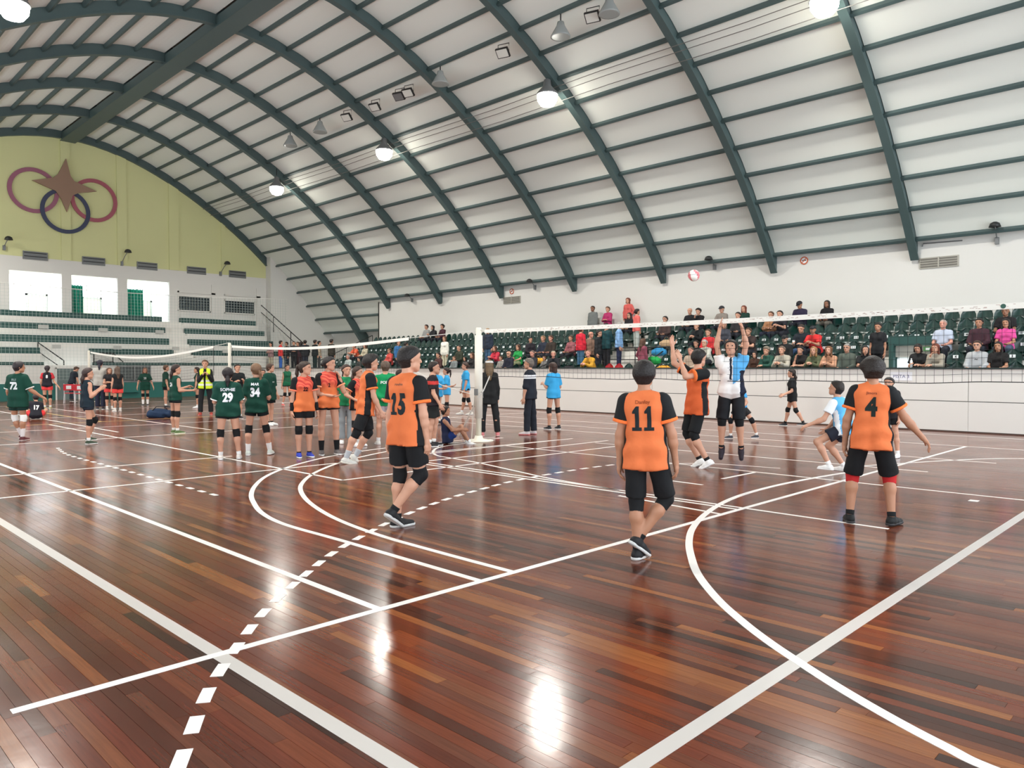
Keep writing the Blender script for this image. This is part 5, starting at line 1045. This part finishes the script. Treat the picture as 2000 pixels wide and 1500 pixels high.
person('person in light grey long sleeved top with dark hair, back turned', (196, 800), 703, a=12, shirt=(176, 172, 164), sleeve=2, hem=.1, loose=.03, shorts=(40, 44, 62), ln=1.95, sflare=.014, aL=((-.25, .1, -1), (.2, .5, -.3)), aR=((.35, .1, -.9), (-.1, .6, -.5)), hair=('lowpony', (46, 44, 54)), shoe=((60, 60, 66), WHITE))
person('girl in navy tank top lifting one knee with raised forearms', (173, 868), 719, a=70, ha=85, fem=True, shirt=(26, 40, 50), sleeve=0, hem=.1, loose=.016, shorts=(28, 34, 46), ln=.34, aL=((.35, .1, -.85), (.75, .15, .6)), aR=((.12, -.15, -1), (.75, .05, .65)), lL=((.42, .1, -.9), (-.3, .05, -.95)), lR=((.02, 0, -1), (-.05, 0, -1)), pads=BLACK, ref='R', hair=('lowpony', (58, 44, 42)), shoe=((62, 74, 60), WHITE), group=TG)
person('boy in dark green jersey number 72 at the left edge', (44, 861), 706, a=38, ha=82, sleeve=.85, hem=.2, loose=.03, ln=.6, sflare=.02, shorts=(22, 52, 46), cuff=WHITE, aL=((-.2, .1, -1), (.1, .5, -.6)), aR=((.35, -.1, -.85), (.75, .1, -.55)), lR=((.05, .05, -1), (-.05, 0, -1)), lL=((.0, .15, -1), (.3, -.05, -.9)), pads=WHITE, ref='R', toe=(20, 0), num=('72', .27, .17, (214, 218, 220)), name=('RUI', .4, .05, (140, 160, 158)), hair=('fringe', (44, 38, 40)), sock=((220, 214, 214), .45), shoe=((92, 44, 48), (210, 190, 186)), sk='tan', **{'shirt': GREEN, 'group': TG})
person('girl in black and red kit number 8, back turned near the far grandstand', (93, 799), 714, a=8, fem=True, shirt=(36, 34, 42), slv=(190, 50, 58), sleeve=.6, hem=.02, shorts=(222, 64, 66), ln=.4, pads=BLACK, num=('8', .36, .13, WHITE), aL=((-.25, 0, -1), (.1, .3, -.8)), aR=((.3, 0, -.9), (.5, -.2, -.7)), hair=('lowpony', (48, 40, 44)), shoe=((170, 160, 110), WHITE))
person('player number 17 in black and red sitting on the floor, back turned', (70, 819), 780, a=350, seat=.11, ref='P', H=1.55, shirt=(36, 36, 44), sleeve=.6, lean=(.02, .45, 1), lL=((-.55, .7, .45), (.35, .5, -.75)), lR=((.5, .75, .4), (-.3, .5, -.75)), shorts=(222, 60, 62), ln=.6, num=('17', .26, .16, WHITE), hair=('short', (44, 38, 40)), shoe=((60, 56, 58), WHITE), hem=.04)
person('man in black shirt bending over the red chairs by the grey door', (141, 784), 716, a=60, ha=80, hp=-35, shirt=(30, 36, 44), sleeve=.7, lean=(.2, .15, 1), shorts=(40, 50, 60), ln=1.95, aL=((.35, .2, -.9), (.2, 0, -1)), aR=((.2, -.1, -1), (.2, .1, -.9)), hair=('short', (70, 50, 40)))
# --- the ball
bpos = CAM + ray(1355, 538) * 13.6
ball = tag(empty('volleyball', tuple(bpos)), 'white, pink and green volleyball in the air above the net', 'ball'); bm = bmesh.new(); bmesh.ops.create_uvsphere(bm, u_segments=24, v_segments=16, radius=.105)
for f in bm.faces:
    f.smooth = True; c = f.calc_center_median(); k = int((math.atan2(c.y, c.x) + math.pi) / (2 * math.pi) * 6 + c.z * 6) % 6; f.material_index = {0: 0, 1: 1, 2: 0, 3: 2, 4: 0, 5: 1}[k]
me = bpy.data.meshes.new('ball_skin'); bm.to_mesh(me); bm.free()
for m in (mat('ball_white', (240, 240, 232), .45), mat('ball_pink', (216, 120, 124), .45), mat('ball_green', (110, 176, 144), .45)): me.materials.append(m)
link('ball_skin', me, ball); MB().tube([(0.106 * math.cos(t * .4), .106 * math.sin(t * .4), 0) for t in range(17)], .0025, 5).obj('seam', M_GREY, ball)
# --- bag on the floor and the two red chairs
G = onZ(312, 816); bag = tag(empty('sports_bag', (float(G[0]), float(G[1]), 0)), 'dark navy sports bag lying on the floor beside number 24', 'bag')
vf = grow([(V3(-.2, .14, .12), V3(.2, -.14, .12), .14, .13), (V3(-.1, .1, .2), V3(.15, -.1, .2), .1, .08)], .02, .05, wr=.016, planes=[(V3(0, 0, .0), V3(0, 0, -1))]); link('bag_body', grow_mesh('bag_body', vf, cloth('bag_navy', (34, 52, 78))), bag)
MB().tube([(-.2, .05, .24), (-.1, .0, .36), (.1, -.1, .36), (.2, -.15, .24)], .015).obj('bag_handle', M_DARK, bag, True); MB().tube([(-.2, .1, .26), (.2, -.15, .26)], .008).obj('zip', M_GREY, bag)
def red_chair(px, label):
    G = onZ(*px); o = tag(empty('folding_chair', (float(G[0]), float(G[1]), 0), math.radians(-20)), label, 'chair', 'red chairs by the grey door'); m = mat('chair_red', (196, 44, 56), .45); mm = mat('chair_leg', (220, 220, 222), .4)
    MB().box(-.21, .21, -.2, .22, .43, .46).obj('seat', m, o); b = MB().box(-.21, .21, -.012, .012, .58, .86).obj('backrest', m, o, loc=(0, -.22, 0)); b.rotation_euler = (.12, 0, 0)
    p = MB().box(-.1, .1, -.02, -.012, .64, .8).obj('print', M_PLATE, b)
    for x in (-.19, .19):
        MB().tube([(x, -.2, .44), (x, -.27, .88)], .012).obj('back_post', mm, o)
        for y in (-.2, .2): MB().tube([(x, y, .44), (x * 1.1, y * 1.15, 0)], .012).obj('leg', mm, o)
red_chair((136, 787), 'red chair with white print, left one by the grey door'); red_chair((157, 788), 'red chair with white print, right one by the grey door')
# ================================================================ SPECTATORS
BAS = (V3(1, 0, 0), V3(0, 1, 0), V3(0, 0, 1))
SIT_L = ((-.12, 1, -.06), (-.0, -.22, -1)); SIT_R = ((.12, 1, -.06), (.0, -.22, -1))
POSES = {
    'lap':   dict(seat=.53, lL=SIT_L, lR=SIT_R, lean=(0, .02, 1), aL=((-.18, .3, -.9), (.35, .9, -.25)), aR=((.18, .3, -.9), (-.35, .9, -.25))),
    'lean':  dict(seat=.53, lL=SIT_L, lR=SIT_R, lean=(0, .42, 1), aL=((-.15, .55, -.8), (.45, .6, .25)), aR=((.15, .55, -.8), (-.45, .6, .25)), hp=6),
    'cross': dict(seat=.53, lL=SIT_L, lR=SIT_R, lean=(0, -.05, 1), aL=((-.25, .35, -.85), (.9, .35, .1)), aR=((.25, .35, -.85), (-.9, .4, .05))),
    'chin':  dict(seat=.53, lL=SIT_L, lR=SIT_R, lean=(0, .22, 1), aL=((-.1, .5, -.85), (.8, .4, .05)), aR=((.05, .5, -.85), (-.3, .1, 1)), hp=-4),
    'hold':  dict(seat=.53, lL=SIT_L, lR=SIT_R, lean=(0, .08, 1), aL=((-.2, .25, -.95), (.45, .85, .15)), aR=((.2, .25, -.95), (-.4, .85, .25)), hp=-18),
    'stand': dict(aL=((-.16, .05, -1), (0, .15, -1)), aR=((.16, .05, -1), (0, .15, -1))),
    'hips':  dict(aL=((-.45, -.1, -.85), (.55, .25, -.6)), aR=((.2, .05, -1), (-.1, .25, -.9))),
    'folded': dict(aL=((-.22, .3, -.9), (.9, .4, .1)), aR=((.22, .3, -.9), (-.9, .45, .1)), lean=(0, -.03, 1)),
}
_PROTO = {}
def proto(pose, fem):
    k = (pose, fem)
    if k not in _PROTO:
        g = Fig(1.66 if fem else 1.74, BAS, fem=fem, **POSES[pose]); V = .021; P = {'g': g}
        sk0 = skin(SKINS['fair']); c0 = cloth('top', (90, 90, 90))
        P['body'] = grow_mesh('body', g.body(V, .011), sk0)
        sh_ = g.shirt(V, hem=.06 if 'seat' in POSES[pose] else .12, sleeve=1.97, loose=.024, flare=.0, wr=.004); P['long'] = grow_mesh('top', sh_, c0)
        P['short'] = grow_mesh('top', g.shirt(V, hem=.06 if 'seat' in POSES[pose] else .12, sleeve=.72, loose=.022, flare=.0, wr=.004), c0)
        P['trousers'] = grow_mesh('trousers', g.shorts(V, 1.92, .016, flare=.01), c0)
        sh0 = [g.shoe(q, .012) for q in 'LR']; P['shoes'] = [grow_mesh('shoe', join_vf(list(u)), c0) for u in sh0]
        P['hair'] = {}
        P['eyes'] = [MB().add([tuple(e + np.array(v) * .011) for v in _uv.v], _uv.f).mesh('eye', M_EYE, True) for e in g.eyes()]
        P['mouth'] = MB().add([tuple(g.mouth() + np.array(v) * .012) for v in _uv.v], _uv.f).mesh('mouth', M_LIP, True)
        _PROTO[k] = P
    return _PROTO[k]
def own(o, m):                                               # material carried by the object so that the mesh can be shared
    o.material_slots[0].link = 'OBJECT'; o.material_slots[0].material = m; return o
def spectator(label, loc, rz, pose, fem, hair, topc, sl='long', trou=(40, 42, 50), sk='fair', s=1.0, group='spectators in the long grandstand', shoe=(50, 48, 48), extra=None):
    P = proto(pose, fem); o = tag(empty('person', loc, rz), label, 'person', group); o.scale = (s, s, s)
    own(link('body', P['body'], o), skin(SKINS[sk])); own(link('shirt', P[sl], o), cloth('top_cloth', topc)); own(link('trousers', P['trousers'], o), cloth('trouser_cloth', trou))
    for m in P['shoes']: own(link('shoe', m, o), cloth('shoe_upper', shoe))
    if hair:
        if hair[0] not in P['hair']: P['hair'][hair[0]] = grow_mesh('hair', P['g'].hair(hair[0], .012), hairm((40, 30, 26)))
        own(link('cap' if hair[0] == 'cap' else 'hair', P['hair'][hair[0]], o), hairm(hair[1]))
    for m in P['eyes']: link('eye', m, o)
    link('mouth', P['mouth'], o)
    if extra: extra(o, P['g'])
    return o
DK = (34, 27, 24); BR = (84, 58, 42); BL = (150, 118, 82); GY = (140, 136, 130); RD = (112, 58, 42)
seat_ys = {i: sorted(y for (r, y, k) in seats if r == i) for i in range(6)}; taken = {}
def sit(label, x, row, pose, fem, hair, topc, sl='long', trou=(40, 42, 50), sk='fair', s=1.0, yaw=0, extra=None):
    y = onX(x, 690, rowX(row) - .1)[1]
    for _ in range(6):
        for q in taken.get(row, []):
            if abs(q - y) < .43: y = q + (.43 if y >= q else -.43)
    taken.setdefault(row, []).append(y)
    return spectator(label, (rowX(row) - (.1 if row == 0 else .14), y, rowZ(row) + (.0 if s == 1 else .53 * (1 - s))), math.pi / 2 + math.radians(yaw), pose, fem, hair, topc, sl, trou, sk, s, extra=extra)
def stand_at(label, x, X, z, pose, fem, hair, topc, sl='long', trou=(40, 42, 50), sk='fair', s=1.0, yaw=0, group='spectators in the long grandstand', extra=None):
    y = onX(x, 690, X)[1]; return spectator(label, (X, y, z), math.pi / 2 + math.radians(yaw), pose, fem, hair, topc, sl, trou, sk, s, group, extra=extra)
def glasses(o, g):
    for e in g.eyes(): MB().box(e[0] - .022, e[0] + .022, e[1] + .012, e[1] + .016, e[2] - .013, e[2] + .013).obj('glasses_lens', mat('dark_lens', (30, 26, 26), .2), o)
def cup(o, g):
    w = g.wri['R'] + g.hdir['R'] * .08; MB().lathe([(.028, -.05), (.036, .06)], tuple(w), 12).obj('cup', M_WHITE, o, True)
# front row, from the right edge leftwards
sit('woman in black top with dark hair, front row at the right edge', 1950, 0, 'lap', True, ('long', DK), (30, 28, 28), 'short', sk='tan')
sit('boy in light grey hoodie with dark logo, front row near the right edge', 1909, 0, 'lap', False, ('short', (70, 50, 40)), (168, 170, 172), extra=lambda o, g: (glasses(o, g), wrap_text('logo', '~', g, (np.array([v.co[:] for v in proto('lap', False)['long'].vertices]), [tuple(p.vertices) for p in proto('lap', False)['long'].polygons]), .33, .03, M_INK, o, front=True)))
sit('woman with curly reddish hair resting chin on hand, front row', 1830, 0, 'chin', True, ('curlylong', RD), (150, 142, 128))
sit('woman with dark bob in black shirt holding a bottle, front row', 1799, 0, 'hold', True, ('bob', DK), (32, 33, 34), 'short', (170, 160, 148), extra=lambda o, g: MB().lathe([(.03, -.1), (.032, .06), (.014, .1), (.014, .13)], tuple(g.wri['R'] + g.hdir['R'] * .07), 12).obj('bottle', M_PLATE, o, True))
sit('dark haired person in black leaning sideways, front row by the passage', 1688, 0, 'lean', True, ('long', DK), (28, 29, 30), 'short', yaw=25)
sit('man with red glasses in grey green shirt, front row', 1655, 0, 'lap', False, ('buzz', GY), (84, 92, 84), extra=glasses)
sit('woman with curly hair in tan jacket, front row', 1628, 0, 'lean', True, ('curlylong', (110, 74, 48)), (182, 136, 108), trou=(130, 130, 130))
sit('woman with light brown hair in leafy green blouse, front row', 1596, 0, 'lean', True, ('long', (150, 112, 74)), (86, 92, 66))
sit('woman in black resting her chin on her hand, front row', 1569, 0, 'chin', True, ('bun', DK), (34, 32, 32), 'short')
sit('man in light grey jacket with clasped hands, front row', 1534, 0, 'lean', False, ('short', (120, 100, 86)), (168, 162, 148), trou=(190, 184, 172))
sit('woman with grey curls in dark green sweater, hands at her mouth', 1501, 0, 'chin', True, ('curly', (128, 118, 104)), (44, 82, 70), trou=(40, 84, 70))
sit('child with dark bob in brown jacket, front row', 1483, 0, 'lap', True, ('bob', DK), (70, 46, 36), s=.8)
sit('grey haired person in pale jacket bending forward, second row', 1384, 1, 'lean', True, ('short', (170, 168, 164)), (182, 182, 172))
sit('man in beige front row seat behind the jumping orange player', 1350, 0, 'lap', False, ('buzz', (90, 74, 62)), (170, 150, 132), sk='rosy')
sit('boy in black shirt, second row behind the jumping orange player', 1367, 1, 'lap', False, ('short', DK), (26, 28, 30), s=.9)
sit('smiling man in mustard yellow jacket, front row beside the red seats', 1157, 0, 'lean', False, ('buzz', (150, 110, 90)), (196, 146, 46), trou=BLACK, sk='rosy')
sit('man with blond grey hair in black jacket turned aside, front row', 1082, 0, 'lean', False, ('short', (176, 164, 140)), (34, 36, 40), yaw=35, sk='rosy')
sit('child in grey top beside the man in black jacket, front row', 1064, 0, 'lap', True, ('short', BR), (120, 118, 116), s=.75)
sit('bald man in dark coat behind the tracksuit man, front row', 1041, 0, 'lap', False, ('buzz', (120, 100, 90)), (48, 48, 54), sk='rosy')
sit('bald man with dark glasses in navy coat, front row near the net post', 995, 0, 'lap', False, None, (36, 38, 52), extra=glasses)
sit('child in white and black top next to the bald navy man', 979, 0, 'lap', False, ('short', BR), (150, 146, 140), s=.75)
sit('woman in black with long brown hair, front row left of the net post', 923, 0, 'lap', True, ('long', BR), (40, 38, 38))
sit('dark haired child peeking over the boards left of the net post', 909, 0, 'lap', True, ('bob', DK), (60, 56, 56), s=.78)
sit('man in dark olive shirt, second row left of the net post', 899, 1, 'lap', False, ('buzz', (70, 56, 48)), (52, 56, 44))
sit('child in grey hooded top, front row left of the net post', 888, 0, 'lap', False, ('short', BR), (120, 126, 126), s=.78)
sit('bearded man in maroon sweater, front row behind number 15', 857, 0, 'lap', False, ('short', DK), (74, 48, 46))
sit('person in red and white top behind the green coach, second row', 763, 1, 'lap', True, ('bun', BR), (206, 84, 76))
sit('child in dark clothes behind the striding orange player, front row', 702, 0, 'lap', False, ('short', DK), (60, 62, 60), s=.8)
sit('man in pale shirt at the far end of the front row', 681, 0, 'lap', False, ('buzz', GY), (170, 180, 176), sk='rosy')
sit('person in orange jersey seated at the far end of the grandstand', 700, 2, 'lean', False, ('short', BR), (214, 96, 66), 'short')
sit('person in beige top seated at the far end of the grandstand', 715, 2, 'lap', True, ('long', BR), (186, 176, 152))
# second to fourth rows
sit('bald man in light blue shirt, third row at the right', 1843, 2, 'lap', False, ('buzz', (170, 150, 140)), (176, 184, 200), 'short', sk='rosy')
sit('person in dark maroon sweater, third row at the right', 1913, 2, 'lap', False, ('short', DK), (62, 38, 46), sk='tan')
sit('woman in bright pink top with long dark hair, third row at the right', 1965, 2, 'lap', True, ('long', DK), (206, 74, 140), 'short', (70, 80, 100), sk='tan')
sit('bald man in black behind the woman in pink, fourth row', 1964, 3, 'lap', False, None, (30, 28, 30), 'short', sk='brown')
sit('man with black cap in black, second row behind the grey jacket man', 1535, 1, 'lap', False, ('cap', BLACK), (30, 31, 32), extra=glasses)
sit('broad man in dark shirt and jeans holding a cup, third row', 1568, 2, 'hold', False, ('buzz', (60, 48, 42)), (34, 40, 48), 'short', (60, 86, 120), s=1.06, extra=cup)
sit('man in red and white shirt with dark cap, third row', 1594, 2, 'lean', False, ('cap', (30, 32, 36)), (206, 50, 50), 'short', sk='tan')
sit('boy in dark brown vest with bare arms, third row beside the blocker', 1467, 2, 'chin', False, ('short', BR), (58, 46, 44), 'short')
sit('person in red shirt behind the raised arms of the blocker, third row', 1385, 2, 'lap', False, ('short', BR), (186, 46, 50))
sit('woman in grey seen in profile between the raised arms, fourth row', 1415, 3, 'lap', True, ('bun', BR), (66, 68, 76), yaw=30)
sit('young man in black shirt, fourth row left of the raised arms', 1368, 3, 'lean', False, ('short', BR), (28, 30, 33))
sit('woman in tan shirt with folded arms, fifth row', 1506, 4, 'cross', True, ('bun', BR), (160, 116, 84), trou=(36, 40, 56))
sit('young person with dark hair in black, fifth row', 1526, 4, 'lean', False, ('short', DK), (36, 36, 42), 'short')
sit('dark haired person below the woman in green jersey, fifth row', 1443, 4, 'lap', False, ('short', DK), (50, 48, 50))
sit('man with dark glasses in brown jacket, fifth row', 1301, 4, 'lap', False, ('short', DK), (70, 54, 52), extra=glasses)
# top row against the wall
sit('bald man in black sweater, top row', 1349, 5, 'lap', False, None, (30, 31, 34))
sit('curly haired woman in black, top row beside the bald man', 1363, 5, 'chin', True, ('curly', DK), (30, 30, 32))
sit('man with cap and patterned sweater, top row', 1410, 5, 'cross', False, ('cap', (40, 42, 46)), (132, 124, 116))
sit('woman with reddish hair in dark green jersey, top row', 1454, 5, 'lap', True, ('long', RD), (28, 56, 48), 'short')
sit('boy with dark cap in purple navy hoodie, top row', 1564, 5, 'hold', False, ('cap', (28, 26, 32)), (46, 40, 62), sk='tan')
sit('person with long dark hair in black hoodie, top row', 1616, 5, 'lap', True, ('long', DK), (26, 25, 28), trou=(96, 92, 84), sk='brown')
sit('woman with dark glasses in black, top row below the salmon jacket', 1231, 5, 'lap', True, ('long', DK), (34, 32, 36), extra=glasses)
sit('person in grey hooded sweater alone in the far top row', 835, 5, 'lap', False, ('short', DK), (150, 150, 148))
sit('person in maroon top in the far top row', 866, 5, 'lap', True, ('curly', DK), (70, 40, 50))
sit('person in black and white top in the far top row', 853, 5, 'lean', True, ('bob', DK), (44, 44, 48))
sit('person in red sweater bent forward, second row near the net post', 975, 1, 'lean', True, ('long', BR), (196, 56, 72))
sit('girl in bright green shirt, second row', 1014, 1, 'lap', True, ('long', BR), (40, 150, 74), 'short', (150, 156, 120))
sit('dark haired person in black turned aside, third row', 1037, 2, 'lap', True, ('pony', DK), (44, 40, 46), yaw=60)
sit('man with cap and dark jacket, third row', 1063, 2, 'lap', False, ('short', (140, 110, 80)), (40, 46, 60))
sit('man with reddish face in dark brown jacket, third row', 1078, 2, 'lap', False, ('short', BR), (56, 48, 42), sk='rosy')
sit('woman in black, white and red top, third row', 1117, 2, 'lap', True, ('bun', BR), (150, 90, 96))
# standing spectators
stand_at('man in grey sweater leaning on the wall above the seats', 1158, 25.7, rowZ(5), 'stand', False, ('buzz', DK), (112, 116, 114), trou=(66, 66, 68), sk='brown')
stand_at('woman in magenta top leaning on the wall above the seats', 1187, 25.7, rowZ(5), 'folded', True, ('bun', BR), (168, 50, 98), trou=(36, 40, 44))
stand_at('woman in salmon jacket standing tallest against the wall', 1227, 25.7, rowZ(5) + .3, 'hips', True, ('bob', RD), (200, 92, 86), trou=(60, 46, 52))
stand_at('woman with dark bun and salmon top standing with her back turned', 1243, 24.2, rowZ(4), 'stand', True, ('bun', DK), (214, 104, 98), trou=(170, 176, 172), yaw=150)
stand_at('person in red jacket and jeans standing on the landing, back turned', 1134, 22.5, 1.45, 'stand', False, ('short', BR), (204, 40, 58), trou=(70, 110, 140), yaw=170)
stand_at('bald man in brown and white standing beside the red jacket', 1153, 22.95, 1.27, 'stand', False, None, (150, 120, 104), sk='rosy', yaw=90)
stand_at('boy with dark hair in black with lanyard standing on the landing', 1169, 22.3, 1.27, 'stand', False, ('short', DK), (36, 38, 40), yaw=100)
stand_at('person in dark teal jacket standing on the landing, back turned', 1184, 22.5, 1.45, 'folded', False, ('short', DK), (26, 62, 66), trou=(36, 36, 40), yaw=180, s=1.05)
stand_at('man in light blue shirt and navy trousers standing on the landing', 1209, 22.5, 1.5, 'stand', False, ('short', GY), (126, 164, 206), trou=(34, 40, 66), yaw=120, s=1.03)
stand_at('girl in dark red plaid shirt with long hair on the landing stairs', 1255, 22.0, .97, 'hips', True, ('long', BR), (126, 64, 78), trou=(34, 34, 36), yaw=160)
stand_at('man with cap in dark blue sweater and jeans standing near the net post', 953, 22.6, 1.59, 'stand', False, ('buzz', BL), (40, 50, 66), trou=(74, 108, 140), yaw=20)
stand_at('woman in white outfit standing in the grandstand behind number 15', 869, 22.6, 1.4, 'stand', True, ('bob', BR), (222, 220, 208), trou=(200, 194, 170), yaw=10)
stand_at('person in blue denim bending behind the green coach', 778, 22.4, 1.27, 'hips', True, ('short', DK), (60, 110, 160), trou=(40, 44, 50), yaw=80)
stand_at('person in grey top and black trousers behind number 15', 792, 22.2, 1.1, 'hips', False, ('short', DK), (116, 116, 110), trou=(30, 32, 34), yaw=160)
stand_at('girl in black volleyball kit standing in the grandstand passage', 1715, 22.2, 1.2, 'stand', True, ('bun', DK), (28, 29, 32), 'short', (30, 30, 34), sk='tan')
# the group on the corner landing
CG = 'people standing on the corner landing'
for lab, x, X, fem, hr, tc, tr, yaw, ps in (
    ('youth in dark jacket, leftmost of the corner landing group', 548, 21.8, False, ('short', DK), (196, 54, 54), (50, 90, 160), 160, 'stand'),
    ('tall youth in black near the stair rail of the corner landing', 560, 23.2, False, ('short', DK), (40, 42, 44), (36, 52, 70), 10, 'stand'),
    ('youth with pale face in dark hoodie on the corner landing', 574, 23.0, False, ('short', DK), (38, 40, 44), (40, 42, 46), 60, 'folded'),
    ('youth in dark red top on the corner landing', 582, 23.6, False, ('short', BR), (96, 40, 48), (70, 40, 44), 20, 'stand'),
    ('girl with long dark hair on the corner landing', 588, 22.3, True, ('long', DK), (60, 36, 42), (50, 40, 44), 200, 'stand'),
    ('youth in black with a bent arm on the corner landing', 596, 22.4, False, ('short', DK), (34, 36, 40), (36, 38, 48), 250, 'hips'),
    ('tall person in black standing apart on the corner landing', 615, 22.6, False, ('short', DK), (28, 34, 34), (24, 40, 40), 180, 'stand'),
    ('person in beige behind the tall black one on the corner landing', 623, 23.7, False, ('short', DK), (176, 160, 140), (60, 60, 62), 150, 'hips'),
    ('person in dark olive by the last handrail of the corner landing', 647, 22.6, False, ('short', DK), (50, 46, 38), (34, 36, 38), 190, 'stand'),
    ('person in grey and pink crouched at the left of the corner landing', 529, 21.9, True, ('bun', DK), (150, 120, 120), (170, 160, 140), 20, 'folded')):
    stand_at(lab, x, X, 1.45, ps, fem, hr, tc, trou=tr, yaw=yaw, group=CG)
# bags left on the seats
def soft_bag(label, x, X, z, col, col2):
    y = onX(x, 690, X)[1]; o = tag(empty('bag', (X, y, z)), label, 'bag', 'bags left on the grandstand')
    link('bag_body', grow_mesh('bag_body', grow([(V3(-.05, -.2, .12), V3(.0, .2, .12), .13, .13), (V3(0, -.1, .2), V3(0, .12, .2), .09, .09)], .02, .05, wr=.006, planes=[(V3(0, 0, 0), V3(0, 0, -1))]), cloth('bag_cloth', col)), o)
    MB().tube([(-.05, -.12, .26), (-.05, -.05, .38), (-.05, .05, .38), (-.05, .12, .26)], .012).obj('bag_handle', mat('bag_strap', col2, .7), o, True)
soft_bag('bright green bag on a seat right of the plaid shirt girl', 1277, 22.3, rowZ(1) + .43, (34, 150, 70), (40, 90, 60)); soft_bag('blue bag on a seat behind the green bag', 1288, 23.0, rowZ(2) + .43, (48, 130, 180), (30, 60, 90)); soft_bag('orange bag on a front row seat left of the raised hands', 1297, 21.55, rowZ(0) + .43, (220, 150, 50), (60, 70, 60)); soft_bag('beige bag on a seat below the man with dark glasses', 1303, 23.7, rowZ(3) + .43, (176, 148, 116), (120, 100, 80)); soft_bag('yellow bag held beside the man with cap in the third row', 1053, 22.2, rowZ(1) + .43, (206, 150, 50), (120, 90, 40)); soft_bag('black backpack on the front row near the red seat', 1111, 21.55, rowZ(0) + .43, (34, 34, 38), (20, 20, 22))
